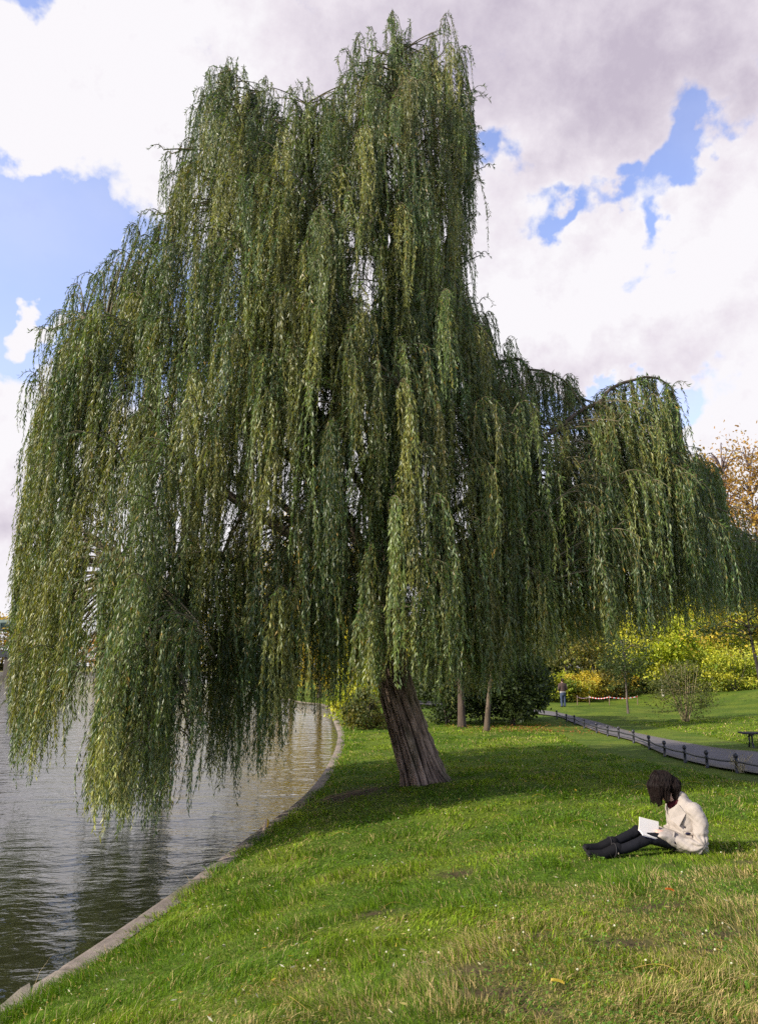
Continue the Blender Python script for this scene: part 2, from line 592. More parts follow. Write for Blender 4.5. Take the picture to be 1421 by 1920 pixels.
def ground_at(px, py):
    """where the pixel's ray meets the lawn"""
    a, b = (float(q) for q in ray(px, py))
    ys = np.concatenate([np.linspace(1.5, 30, 800), np.linspace(30, 140, 800)])
    z = CAMZ + b * ys; g = hgt(a * ys, ys)
    i = np.argmax(z <= g)
    if i == 0 and not z[0] <= g[0]:
        i = len(ys) - 1
    return np.array([a * ys[i], ys[i], g[i]])


def gpt(x, y):
    return np.array([x, y, float(hgt(np.array([x]), np.array([y]))[0])])


# path: left and right edges on the ground
pl = [(1700, 1530), (1560, 1492), (1421, 1452), (1330, 1433), (1245, 1415), (1180, 1393), (1119, 1374), (1070, 1359), (1031, 1350)]
pr = [(1700, 1462), (1560, 1436), (1421, 1411), (1346, 1399), (1255, 1384), (1190, 1370), (1130, 1357), (1082, 1349), (1024, 1341)]


def edge_pts(px):
    out = []
    for a, b in px:
        zg = -2.1 if a > 1300 else -2.1 - (1300 - a) / 270 * 0.6
        out.append(on_plane(a, b, CAMZ + zg)[:2])
    return np.array(out)


PL = edge_pts(pl); PR = edge_pts(pr)
# carry the path on behind the bush
dl = PL[-1] - PL[-2]; dl /= np.linalg.norm(dl)
PL = np.concatenate([PL, PL[-1:] + np.array([[-3.0, 6.0]]), PL[-1:] + np.array([[-8.0, 14.0]])])
PR = np.concatenate([PR, PR[-1:] + np.array([[-2.6, 6.0]]), PR[-1:] + np.array([[-8.0, 15.0]])])
PLs, PRs = smoothpath(PL, 8), smoothpath(PR, 8)
PC = np.concatenate([PLs * (1 - f) + PRs * f for f in np.linspace(0.1, 0.9, 5)])


def path_dist(x, y):
    x = np.asarray(x, float).ravel(); y = np.asarray(y, float).ravel()
    mid = (PLs + PRs) / 2; half = np.linalg.norm(PRs - PLs, axis=1) / 2
    best = np.full(len(x), 1e9)
    # finer centre line
    mid = smoothpath(mid, 4); half = np.interp(np.linspace(0, 1, len(mid)), np.linspace(0, 1, len(half)), half)
    for s in range(0, len(x), 20000):
        sl = slice(s, s + 20000)
        d = np.sqrt((x[sl, None] - mid[None, :, 0]) ** 2 + (y[sl, None] - mid[None, :, 1]) ** 2) - half[None]
        best[sl] = d.min(1)
    return best


TRUNK = ground_at(790, 1466)
WOMAN = ground_at(1292, 1597)


def cover(x, y):
    """how the lawn varies from place to place: straw 0..1, soil 0..1, lush 0..1 (real patches of plants)"""
    big = fbm(x * 0.55 + 3, y * 0.55 + 8, 4)
    mid = fbm(x * 1.7 + 40, y * 1.7 + 3, 4)
    zone = sstep(x * 0.5 - (y - 5.0) * 0.62 + (mid - .5) * 2.2, -1.3, 1.9)
    straw = np.clip(sstep(big * 0.5 + mid * 0.5 + zone * 0.20, 0.48, 0.68) * (0.18 + 0.62 * zone) , 0, 1)
    soil = sstep(fbm(x * 2.6 + 11, y * 2.6 + 70, 3), 0.70, 0.80) * (0.25 + 0.75 * zone)
    # worn earth beside the trunk and kerb, and leaf-strewn earth under the small trees
    sp = on_plane(655, 1482, 0.62)
    soil = np.maximum(soil, np.exp(-(((x - sp[0]) / 0.75) ** 2 + ((y - sp[1]) / 0.9) ** 2) * 1.0) * 1.25 * (0.55 + 0.9 * mid))
    for (px, py, z, rx, ry) in ((1240, 1727, 1.10, .30, .15), (865, 1868, 1.1, .32, .14), (700, 1730, 0.9, .2, .12), (1010, 1790, 1.1, .26, .12), (1160, 1800, 1.15, .32, .14), (860, 1640, .95, .25, .15), (1390, 1760, 1.2, .3, .14), (930, 1900, 1.15, .3, .1)):
        q = on_plane(px, py, z)
        soil = np.maximum(soil, np.exp(-(((x - q[0]) / rx) ** 2 + ((y - q[1]) / ry) ** 2)))
    soil = np.maximum(soil, 0.8 * np.exp(-((x - TRUNK[0]) ** 2 + (y - TRUNK[1]) ** 2) / 0.42 ** 2))
    lush = sstep(fbm(x * 0.9 + 90, y * 0.9 + 33, 3), 0.42, 0.62)
    return straw, np.clip(soil, 0, 1), lush


def build_ground():
    ys = np.concatenate([np.arange(-14, 2, 1.0), np.arange(2, 12, 0.09), np.arange(12, 30, 0.22), np.arange(30, 70, 0.6), np.geomspace(70, 900, 50)])
    ts = np.concatenate([np.linspace(0, 1.2, 16), np.arange(1.3, 9, 0.09), np.arange(9, 25, 0.3), np.arange(25, 60, 0.9), np.geomspace(60, 900, 30)])
    Y, T = np.meshgrid(ys, ts, indexing='ij')
    X = kerb_x(Y) + T
    Z = hgt(X, Y)
    near = (Y > 8) & (Y < 60) & (X < 60)
    pd = path_dist(X[near], Y[near]); zz = Z[near]
    k = sstep(pd, .30, -.05)
    Z[near] = zz * (1 - k) + (hgt0(X[near], Y[near]) - .03) * k
    v = np.stack([X, Y, Z], -1).reshape(-1, 3)
    m, n = X.shape
    i = np.arange(m - 1)[:, None] * n; j = np.arange(n - 1)[None]
    q = np.stack([i + j, i + j + 1, i + n + j + 1, i + n + j], -1).reshape(-1, 4)
    straw, soil, lush = cover(v[:, 0], v[:, 1])
    g = np.array([0.060, 0.098, 0.010]); g2 = np.array([0.095, 0.130, 0.014]); s = np.array([0.17, 0.135, 0.05]); d = np.array([0.055, 0.036, 0.022])
    c = g * (1 - lush[:, None]) + g2 * lush[:, None]
    c = c * (1 - 0.7 * straw[:, None]) + s * 0.7 * straw[:, None]
    c = c * (1 - soil[:, None]) + d * soil[:, None]
    o = Geo().add(v, q, c).build('lawn', M_SOIL, smooth_=True)
    tag(o, kind='structure')
    # water: one sheet
    w = Geo()
    gx = np.array([-700, -60, -20, -6, 4, 60.0]); gy = np.array([-30, 0, 10, 25, 60, 150, 300.0])
    X, Y = np.meshgrid(gx, gy, indexing='ij')
    n = len(gy)
    i = np.arange(len(gx) - 1)[:, None] * n; j = np.arange(n - 1)[None]
    w.add(np.stack([X, Y, 0 * X + WATER_Z], -1).reshape(-1, 3), np.stack([i + j, i + n + j, i + n + j + 1, i + j + 1], -1).reshape(-1, 4))
    tag(w.build('water', M_WATER), kind='structure')
    # path
    k = 7
    P = np.stack([PLs * (1 - f) + PRs * f for f in np.linspace(0, 1, k)], 1)
    P = np.stack([smoothpath(P[:, a], 3) for a in range(k)], 1)
    Z = hgt0(P[..., 0], P[..., 1]) + 0.02
    v = np.concatenate([P, Z[..., None]], -1)
    m = len(v)
    i = np.arange(m - 1)[:, None] * k; j = np.arange(k - 1)[None]
    q = np.stack([i + j, i + k + j, i + k + j + 1, i + j + 1], -1).reshape(-1, 4)
    edge = np.abs(np.linspace(-1, 1, k))[None] ** 6 * (0.3 + 0.7 * fbm(P[..., 0], P[..., 1], 3))
    c = np.array([0.115, 0.105, 0.105]) * (1 - edge[..., None]) + np.array([0.11, 0.095, 0.06]) * edge[..., None]
    tag(Geo().add(v.reshape(-1, 3), q, c.reshape(-1, 3)).build('path', M_PATH), kind='structure')


build_ground()


def build_kerb():
    k = kerb[kerb[:, 1] < 150]
    k = smoothpath(k, 2)
    sl = np.concatenate([[0], np.cumsum(np.linalg.norm(np.diff(k, axis=0), axis=1))])
    sn = np.unique(np.concatenate([np.arange(0, min(75, sl[-1]), .05), np.arange(75, sl[-1], 1.0)]))
    k = np.stack([np.interp(sn, sl, k[:, 0]), np.interp(sn, sl, k[:, 1])], 1)
    d = np.gradient(k, axis=0); d /= np.linalg.norm(d, axis=1)[:, None]
    nrm = np.stack([d[:, 1], -d[:, 0]], 1)      # to the right
    nrm *= np.sign(nrm[:, :1] + 1e-9)
    w = 0.24
    wob = (fbm(k[:, 0] * 1.5 + 7, k[:, 1] * 1.5, 3) - 0.5)[:, None] * 0.05
    prof = [(-0.02, -0.6), (-0.02, KERB_Z - 0.04), (0.01, KERB_Z - 0.008), (0.05, KERB_Z), (w * 0.6, KERB_Z + 0.004), (w, KERB_Z), (w + 0.01, KERB_Z - 0.3)]
    rings = np.stack([np.concatenate([k + nrm * (a - 0.0) + nrm * wob * (a > 0.1), np.full((len(k), 1), z)], 1) for a, z in prof], 1)
    m, n = rings.shape[:2]
    i = np.arange(m - 1)[:, None] * n; j = np.arange(n - 1)[None]
    q = np.stack([i + j, i + n + j, i + n + j + 1, i + j + 1], -1).reshape(-1, 4)
    s = np.concatenate([[0], np.cumsum(np.linalg.norm(np.diff(k, axis=0), axis=1))])
    base = np.array([0.19, 0.155, 0.125])
    tint = 0.75 + 0.5 * vnoise(np.floor(s / 1.6) * 3.7, np.floor(s / 1.6) * 1.3)
    c = base[None, None] * tint[:, None, None] * np.ones((m, n, 1))
    c = c * (0.75 + 0.5 * fbm(rings[..., 0] * 4, rings[..., 1] * 4, 3))[..., None]
    joint = (np.mod(s + .3 * vnoise(s * .3, s * 0), 1.25) < .05) & (s < 75)
    rings[joint, 2:6, 2] -= .018
    c[joint] *= .35
    stain = sstep(fbm(rings[..., 0] * 1.1 + 4, rings[..., 1] * 1.1, 3), .52, .7)[..., None] * .55
    c = c * (1 - stain) + np.array([.085, .085, .045]) * stain
    chip = (vnoise(s * 2.2, s * 0 + 5) - .5) * .03
    rings[:, 2:4, 2] += np.minimum(0, chip)[:, None]
    c[:, :2] = np.array([0.06, 0.055, 0.035])   # wet algae below
    o = Geo().add(rings.reshape(-1, 3), q, c.reshape(-1, 3)).build('stone_kerb', M_STONE)
    tag(o, 'low pale stone kerb edging the lawn along the water', 'kerb')


build_kerb()


# ------------------------------------------------------------------ leaf helper: n leaves as 4-point blades folded on the midrib
def leaves(g, base, dirv, length, width, col, mat=0, rng=R, bend=0.0):
    n = len(base)
    d = dirv / (np.linalg.norm(dirv, axis=1)[:, None] + 1e-9)
    rv = rng.normal(size=(n, 3))
    s = np.cross(d, rv); s /= np.linalg.norm(s, axis=1)[:, None] + 1e-9
    nn = np.cross(d, s)
    L = np.broadcast_to(length, (n,))[:, None]; W = np.broadcast_to(width, (n,))[:, None]
    mid = base + d * L * 0.45 + nn * W * 0.25
    tip = base + d * L + nn * L * bend
    v = np.stack([base, mid + s * W * 0.5, tip, mid - s * W * 0.5], 1).reshape(-1, 3)
    q = np.arange(n * 4).reshape(n, 4)
    g.add(v, q, np.repeat(col, 4, 0), mat)


# ------------------------------------------------------------------ the willow
TOP = np.array([(22, 1150), (28, 1000), (42, 850), (60, 725), (92, 640), (142, 560), (192, 515), (238, 478), (278, 405), (312, 355), (322, 265), (350, 205), (366, 170), (395, 125), (432, 92), (462, 130),
                (500, 152), (560, 152), (605, 165), (640, 158), (655, 105), (700, 75), (738, 35), (775, 65), (830, 50), (858, 90), (868, 150), (884, 182), (892, 260), (880, 400), (870, 490), (896, 560), (930, 618), (955, 680),
                (985, 690), (1040, 705), (1090, 745), (1112, 742), (1150, 722), (1190, 712), (1240, 718), (1272, 765), (1288, 832), (1325, 865), (1348, 915), (1368, 985), (1430, 1028), (1520, 1015), (1600, 1030)], float)
BOT = np.array([(10, 1360), (30, 1420), (60, 1470), (100, 1440), (140, 1440), (165, 1330), (185, 1330), (208, 1525), (250, 1545), (300, 1560), (350, 1535), (400, 1495), (450, 1465), (500, 1470), (535, 1390), (570, 1350), (610, 1345),
                (650, 1320), (690, 1300), (730, 1285), (780, 1275), (830, 1290), (875, 1325), (930, 1275), (960, 1235), (1015, 1240), (1050, 1205), (1110, 1205), (1160, 1210), (1200, 1190), (1250, 1175), (1300, 1160), (1350, 1150), (1430, 1148), (1520, 1135), (1600, 1120)], float)
OUTL = np.concatenate([TOP, BOT[::-1]])
ytop = lambda x: np.interp(x, TOP[:, 0], TOP[:, 1])
ybot = lambda x: np.interp(x, BOT[:, 0], BOT[:, 1])
# dense outline for distances
OUT_D = np.concatenate([np.linspace(TOP[i], TOP[i + 1], 12, endpoint=False) for i in range(len(TOP) - 1)])


def edge_dist(x, y):
    return np.sqrt((x - OUT_D[:, 0]) ** 2 + (y - OUT_D[:, 1]) ** 2).min()


D0 = TRUNK[1]
print('TRUNK', TRUNK, 'WOMAN', WOMAN)
willow = thing('weeping_willow', 'huge weeping willow with leaning furrowed trunk and curtains of drooping branches', 'tree', TRUNK)
W0 = Vector(TRUNK)


def build_willow():
    rng = np.random.default_rng(21)
    off = TRUNK
    # ---- trunk: leaning, furrowed
    ax = smoothpath([at(792, 1490, D0), at(788, 1460, D0), at(774, 1400, D0 + .02), at(757, 1340, D0 + .03), at(742, 1280, D0 + .05), at(728, 1200, D0 + .05), at(720, 1110, D0 + .05), at(716, 1040, D0 + .05), at(712, 960, D0 + .1)], 24)
    s = np.concatenate([[0], np.cumsum(np.linalg.norm(np.diff(ax, axis=0), axis=1))])
    k = 200
    a = np.linspace(0, 2 * math.pi, k, endpoint=False)
    t = s / s[-1]
    rad = np.interp(s, [0, 0.2, 0.45, 0.9, 1.6, 2.4, s[-1]], [0.48, 0.40, 0.36, 0.335, 0.315, 0.30, 0.20])
    A, S = np.meshgrid(a, s)
    tw = A + S * 0.28
    per = lambda f, off_: fbm(off_ + np.cos(tw) * f, off_ + np.sin(tw) * f + S * 0.55, 3)
    warp = per(2.6, 30) * 5.0 + per(6.0, 45) * 2.2
    ridge = np.abs(np.sin(tw * 7 + warp)) ** .7
    ridge2 = np.abs(np.sin(tw * 15 - S * 2.0 + warp * 1.6 + per(9, 70) * 3)) ** .8
    brk = sstep(fbm(tw * 5, S * 3.2 + 4, 3), .38, .62)
    flare = np.exp(-S / 0.28) * (0.06 * np.cos(3 * A + 0.6) + 0.08 * np.cos(5 * A + 2.0) + 0.10 * np.cos(A + 0.2) + 0.16 * np.exp(6 * (np.cos(A + .25) - 1)) + .10 * np.exp(8 * (np.cos(A - 2.6) - 1)))
    rr = rad[:, None] * (1 + 0.09 * np.cos(2 * A + S * 0.8) + 0.05 * np.cos(3 * A - S)) + flare + (ridge * (.55 + .45 * brk) - 0.55) * 0.060 + (ridge2 * (.5 + .5 * brk) - 0.55) * 0.028 + (per(1.3, 80) - .5) * .10
    v = np.stack([ax[:, None, 0] + rr * np.cos(A), ax[:, None, 1] + rr * np.sin(A), ax[:, None, 2] + 0 * A], -1)
    i = np.arange(len(s) - 1)[:, None] * k; j = np.arange(k)[None]
    q = np.stack([i + j, i + (j + 1) % k, i + k + (j + 1) % k, i + k + j], -1).reshape(-1, 4)
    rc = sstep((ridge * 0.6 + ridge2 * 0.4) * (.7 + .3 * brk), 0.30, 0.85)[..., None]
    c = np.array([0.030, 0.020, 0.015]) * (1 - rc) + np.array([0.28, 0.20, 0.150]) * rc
    moss = sstep(fbm(A * 1.5, S * 1.2 + 9, 3), 0.5, 0.75)[..., None] * 0.35
    c = c * (1 - moss) + np.array([0.07, 0.08, 0.035]) * moss
    Geo().add(v.reshape(-1, 3) - off, q, c.reshape(-1, 3)).build('trunk', M_BARK, willow, True)

    # ---- limbs (pixel + depth)
    D = D0
    limb_px = [
        [(716, 1060, D), (715, 900, D), (722, 760, D), (742, 420, D + .2), (760, 200, D + .2), (748, 70, D + .2)],
        [(716, 1060, D), (690, 880, D), (640, 760, D - .1), (530, 450, D - .2), (460, 250, D - .2), (436, 130, D - .2)],
        [(716, 1080, D), (690, 900, D + .3), (640, 650, D + .6), (600, 420, D + .6), (572, 200, D + .6)],
        [(714, 1090, D), (640, 960, D - .2), (520, 840, D - .5), (350, 690, D - .5), (245, 600, D - .4), (165, 600, D - .3)],
        [(714, 1110, D), (620, 1040, D - .4), (480, 960, D - .8), (300, 830, D - 1), (150, 750, D - .9), (85, 760, D - .7)],
        [(716, 1130, D), (600, 1110, D - .6), (480, 1070, D - 1.2), (390, 1040, D - 1.7), (320, 1048, D - 2.0), (250, 1075, D - 2.1)],
        [(716, 1070, D), (800, 1000, D - .3), (930, 900, D - .5), (1040, 815, D - .6), (1110, 765, D - .6), (1160, 725, D - .6), (1205, 710, D - .6), (1248, 722, D - .5), (1275, 775, D - .5)],
        [(716, 1000, D), (780, 860, D + .1), (870, 740, D + .2), (945, 685, D + .2), (990, 686, D + .2), (1045, 706, D + .2), (1090, 748, D + .2)],
        [(716, 1090, D), (850, 1030, D + .4), (1050, 960, D + .9), (1220, 890, D + 1.3), (1310, 880, D + 1.5), (1350, 930, D + 1.6)],
        [(715, 1000, D), (725, 900, D - 1), (738, 800, D - 2), (748, 735, D - 2.5)],
        [(716, 1000, D), (705, 850, D + 1), (715, 680, D + 2.1), (735, 500, D + 2.6)],
        [(714, 980, D), (650, 860, D - .8), (560, 700, D - 1.5), (520, 610, D - 1.9)],
        [(716, 1080, D), (800, 1100, D - .5), (880, 1120, D - 1.2), (930, 1142, D - 1.7)],
        [(716, 940, D), (770, 800, D - .7), (815, 650, D - 1.2), (825, 570, D - 1.4)],
        [(716, 940, D), (680, 800, D - .8), (630, 680, D - 1.5), (603, 600, D - 1.9)],
        [(716, 860, D), (780, 700, D + .4), (850, 420, D + .5), (870, 250, D + .5), (885, 175, D + .5)],
        [(716, 1100, D), (900, 1050, D + 1.2), (1150, 1010, D + 2.4), (1330, 985, D + 3.2), (1480, 1020, D + 3.6)],
        [(714, 1100, D), (600, 1000, D + 1.4), (450, 900, D + 2.4), (250, 850, D + 2.6), (150, 900, D + 2.6)],
    ]
    LB = []
    for n_, lp in enumerate(limb_px):
        p = smoothpath([at(x, y, d) for x, y, d in lp], 10)
        w = rng.normal(size=(len(lp) * 2, 3)) * 0.05
        tt = np.linspace(0, 1, len(p))
        p = p + np.stack([np.interp(tt, np.linspace(0, 1, len(w)), w[:, c_]) for c_ in range(3)], 1) * np.minimum(1, tt * 4)[:, None]
        r0 = [0.13, 0.12, 0.11, 0.13, 0.13, 0.10, 0.060, 0.055, 0.12, 0.07, 0.10, 0.07, 0.07, 0.07, 0.07, 0.10, 0.11, 0.11][n_]
        rad = r0 * (1 - tt) ** 0.9 + 0.006
        LB.append((p, rad))
        vv, qq = tube(p, rad, 9)
        cc = np.array([0.12, 0.095, 0.07]) * (1 - 0.35 * (fbm(vv[:, 0] * 9, vv[:, 2] * 9, 3)))[:, None]
        Geo().add(vv - off, qq, cc).build('branch', M_BARK, willow, True)
    allp = np.concatenate([p[6:] for p, _ in LB])

    # ---- sprays: arching side branches with hanging withes
    sprays = []      # base, direction, reach, rise, n_strands, (lmin,lmax), tone
    trunk_xy = at(716, 1000, D)[:2]

    def spray(px, py, depth, reach=None, rise=None, n=None, ln=None, tone=None, dirv=None, conv=0.25):
        b = at(px, py, depth)
        if dirv is None:
            dv = b[:2] - trunk_xy
            dv = dv / (np.linalg.norm(dv) + .3) + rng.normal(size=2) * 0.55
            dv /= np.linalg.norm(dv) + 1e-6
            dirv = np.array([dv[0], dv[1], 0])
        sprays.append(dict(b=b, d=np.asarray(dirv, float), reach=rng.uniform(.35, .95) if reach is None else reach, rise=rng.uniform(.1, .3) if rise is None else rise,
                           n=int(rng.integers(11, 18)) if n is None else n, ln=(1.0, 3.2) if ln is None else ln, tone=rng.random() if tone is None else tone, conv=rng.uniform(.2, .8) if conv == .25 else conv))

    left_d = lambda px: float(np.interp(px, [20, 160, 215, 345, 420, 560, 620], [1.1, .9, -.9, -.9, .4, .4, 0]))
    # random sprays through the crown's volume
    cnt = 0
    while cnt < 860:
        px = rng.uniform(20, 1500); yt, yb = ytop(px), ybot(px)
        if yt + 20 > yb - 130:
            continue
        py = rng.uniform(yt + 12, yb - 130)
        if py > 800 and rng.random() < 0.35:
            continue
        e = edge_dist(px, py)
        if e < 22:
            continue
        if 935 < px < 1300 and py < yt + 130 and rng.random() < .6:
            continue
        rmax = 3.3 if px < 930 else 2.1
        rr = rmax * math.sqrt(min(1.0, e / 290.0))
        if py > yb - 260 and rng.random() < 0.45:
            continue
        # keep a thin place in the crown where the sky shows through
        if ((px - 672) / 40) ** 2 + ((py - 500) / 80) ** 2 < 1 and rng.random() < 0.45:
            continue
        if ((px - 800) / 70) ** 2 + ((py - 290) / 90) ** 2 < 1 and rng.random() < 0.1:
            continue
        u = rng.random()
        dep = -rr * (0.55 + 0.45 * rng.random()) if u < 0.52 else (rr * rng.uniform(-0.6, 0.95))
        base_d = D
        if px > 1290:
            base_d = D + 1.4 + (px - 1290) / 130.0
        elif px > 930:
            base_d = D - .2
        elif px < 620 and py > 820:
            base_d = D + left_d(px)
        spray(px, py, base_d + dep, rng.uniform(.35, .95) * min(1, .25 + e / 130))
        cnt += 1
    for k_ in range(230):
        px = rng.uniform(470, 890); py = rng.uniform(max(ytop(px) + 15, 100), 640)
        e = edge_dist(px, py)
        if e > 20:
            spray(px, py, D + rng.uniform(-2.3, 1.6) * math.sqrt(min(1, e / 260)), rng.uniform(.3, .8) * min(1, .25 + e / 130))
    # along every limb, close to its end, so the skyline is carried by real branches
    for n_, (p, rad) in enumerate(LB):
        m = len(p)
        for f in np.linspace(0.5, 0.98, 9):
            b = p[int(f * (m - 1))]
            tg = p[min(m - 1, int(f * (m - 1)) + 2)] - p[max(0, int(f * (m - 1)) - 2)]
            for sd in (0, 1):
                dv = np.array([tg[0], tg[1], 0]); dv = dv / (np.linalg.norm(dv) + .05) + np.append(rng.normal(size=2) * 0.8, 0)
                dv /= np.linalg.norm(dv) + 1e-6
                sprays.append(dict(b=b, d=dv, reach=rng.uniform(.25, .7), rise=rng.uniform(.05, .2), n=int(rng.integers(5, 9)), ln=(0.8, 2.6), tone=rng.random(), conv=.25))
    for n_ in (6, 7, 8):
        p, rad = LB[n_]; m = len(p)
        for f in np.linspace(0.42, 0.99, 15):
            i_ = int(f * (m - 1)); b = p[i_]
            dv = np.append(rng.normal(size=2), 0); dv /= np.linalg.norm(dv) + 1e-6
            sprays.append(dict(b=b, d=dv, reach=rng.uniform(.15, .5), rise=rng.uniform(.02, .1), n=int(rng.integers(4, 8)), ln=(0.6, 2.2), tone=rng.random() * .7, conv=.2))
    # wispy tips on the skyline
    for (px, py, dx, rise, reach) in [(700, 100, -.5, .5, .5), (735, 60, -.15, .7, .25), (745, 55, -.3, .6, .3), (760, 90, .1, .7, .2), (805, 85, .5, .7, .4), (825, 60, .5, .6, .4), (845, 130, .4, .35, .4), (672, 150, -.8, .3, .4), (880, 185, 1, .18, .42), (870, 240, 1, .15, .4), (885, 175, 1, .12, .35), (890, 280, 1, .1, .2), (882, 340, 1, .1, .2), (880, 300, 1, .1, .25),
                                      (425, 150, -.3, .45, .25), (450, 150, .2, .45, .2), (385, 180, -.6, .25, .4), (365, 215, -.7, .2, .3), (540, 180, .2, .2, .3), (600, 185, .3, .2, .3), (295, 400, -1, .15, .35), (240, 480, -1, .2, .4), (190, 520, -1, .22, .5), (150, 545, -1, .15, .35),
                                      (100, 630, -1, .15, .35), (70, 700, -1, .12, .3), (885, 560, 1, .15, .3), (910, 590, 1, .15, .25), (1290, 850, 1, .15, .4), (1310, 880, 1, .18, .4), (320, 280, -1, .15, .3), (330, 330, -1, .1, .25), (480, 165, .1, .3, .3), (510, 165, -.2, .3, .3), (570, 165, .1, .25, .3), (635, 170, .2, .3, .3), (400, 150, -.5, .35, .3), (410, 130, 0, .4, .2), (660, 120, -.6, .4, .4), (690, 110, -.2, .5, .3), (860, 100, .5, .4, .4), (895, 300, 1, .1, .2), (890, 400, 1, .1, .15), (885, 480, 1, .12, .2), (940, 640, 1, .1, .2), (1000, 700, .6, .15, .3), (1060, 720, .8, .15, .3), (1200, 720, .5, .15, .3), (1250, 730, 1, .15, .3), (1330, 900, 1, .15, .3), (1360, 960, 1, .15, .3), (215, 500, -1, .2, .4), (265, 440, -1, .2, .3), (120, 590, -1, .15, .4)]:
        for q_ in range(2):
            dv = np.array([dx + rng.normal() * .2, rng.normal() * .4, 0]); dv /= np.linalg.norm(dv) + 1e-6
            spray(px + rng.normal() * 6, py + rng.normal() * 6, D + rng.normal() * .3, reach, rise * rng.uniform(.7, 1.1), 7, (0.5, 1.6), .3, dv, .1)
            sprays[-1]['wisp'] = 4
    # cascades that read clearly in front
    for (px, py, dep, reach, n, l0, l1, tone) in [(600, 600, -3.0, .35, 14, 1.5, 3.0, .75), (820, 575, -2.6, .6, 16, 1.0, 2.3, .55), (745, 735, -3.2, .3, 16, 1.6, 3.1, .85), (520, 450, -2.4, .4, 14, 1.2, 2.8, .85), (960, 775, -2.2, .5, 12, .8, 2.0, .5),
                                                  (910, 1142, -2.3, .4, 12, .6, 1.35, .55), (230, 1095, -1.7, .7, 24, 1.6, 3.1, .7), (300, 1060, -1.9, .6, 20, 1.8, 3.2, .6), (200, 1120, -1.5, .5, 18, 1.5, 2.9, .75), (1040, 835, -1.4, .18, 14, 2.2, 3.4, .95), (1210, 760, -1.3, .3, 12, 1.2, 3.0, .7),
                                                  (500, 690, -2.8, .4, 14, 1.2, 2.6, .7), (380, 720, -2.7, .5, 14, 1.2, 2.6, .8), (290, 780, -2.8, .5, 14, 1.2, 2.6, .75), (520, 860, -3.0, .25, 10, 1.2, 2.2, .9), (860, 1090, -2.4, .5, 10, .8, 1.4, .5), (440, 660, -2.7, .4, 12, 1.3, 2.5, .9),
                                                  (120, 740, -1.6, .4, 14, 1.2, 2.8, .7), (650, 640, -2.9, .4, 12, 1.2, 2.6, .6), (1110, 800, -1.4, .4, 12, 1.5, 3.2, .6), (1160, 790, -1.3, .4, 12, 1.5, 3.2, .55), (700, 700, -3.1, .3, 12, 1.0, 2.4, .55)]:
        spray(px, py, D + dep + (.0 if px < 930 else .0), reach, .22, n, (l0, l1), tone, None, .45)

    # tall hanging curtains that fill the lower crown
    cnt = 0
    while cnt < 330:
        px = rng.uniform(25, 1420); yb = ybot(px); yt = ytop(px)
        py = yb - rng.uniform(200, 480)
        if py < yt + 30:
            continue
        lim = 2.9 if px < 930 else 1.9
        e = math.sqrt(min(1, edge_dist(px, py) / 260))
        base_d = D if px < 930 else D - .2
        if px > 1290: base_d = D + 1.4 + (px - 1290) / 130.0
        if px < 620: base_d = D + left_d(px)
        spray(px, py, base_d + rng.uniform(-1, 1) * lim * e, rng.uniform(.2, .6), .1, int(rng.integers(7, 12)), (1.5, 4.2))
        cnt += 1

    for k_ in range(125):
        px = rng.uniform(1290, 1560)
        spray(px, rng.uniform(985, 1085), D + 2.6 + (px - 1300) / 200 + rng.normal() * .5, rng.uniform(.3, .7), .12, int(rng.integers(8, 13)), (.5, 1.5), rng.uniform(0, .4))
    # broken sky and light between the curtains, thin over the whole depth of the crown
    GAPS = [(684, 520, 26, 54, .82), (650, 450, 16, 36, .55), (174, 1180, 12, 170, .93), (182, 1010, 14, 80, .6), (605, 740, 18, 30, .8), (80, 1000, 18, 50, .5), (432, 970, 18, 60, .45), (330, 970, 12, 50, .4), (470, 1330, 15, 70, .6),
            (345, 1340, 14, 90, .75), (500, 1050, 14, 70, .6), (742, 290, 16, 50, .7), (800, 230, 22, 50, .6), (1020, 850, 20, 60, .7), (850, 320, 20, 70, .6), (280, 490, 18, 36, .6), (262, 720, 10, 36, .6), (740, 480, 18, 60, .6), (820, 430, 16, 50, .5),
            (880, 370, 14, 60, .5), (120, 800, 10, 40, .5), (560, 1060, 14, 40, .5), (1080, 790, 16, 30, .7), (395, 980, 12, 60, .35), (150, 900, 9, 120, .6), (235, 930, 9, 130, .55), (100, 1230, 9, 150, .6), (262, 1380, 10, 120, .5), (310, 800, 9, 110, .5), (380, 1300, 10, 150, .55), (540, 900, 10, 120, .5), (600, 1180, 10, 120, .5), (660, 950, 10, 120, .45), (800, 950, 10, 130, .5), (860, 800, 10, 130, .5), (980, 1000, 10, 130, .5), (1080, 980, 10, 120, .5), (1180, 1020, 10, 120, .5), (450, 560, 9, 90, .5), (380, 400, 9, 90, .45), (560, 380, 9, 90, .45)]
    GAPA = np.array(GAPS)
    # ---- grow withes and leaves
    gl = Geo()          # leaves + withes: the crown
    gb = Geo()          # side branches, part of the crown too
    bases, dirs, lens, wids, cols = [], [], [], [], []
    greens = np.array([[0.040, 0.076, 0.020], [0.062, 0.102, 0.022], [0.108, 0.142, 0.028], [0.185, 0.185, 0.042], [0.140, 0.172, 0.075]])
    nstr = 0
    K = 14
    gap_dice = lambda: rng.random(len(GAPA))
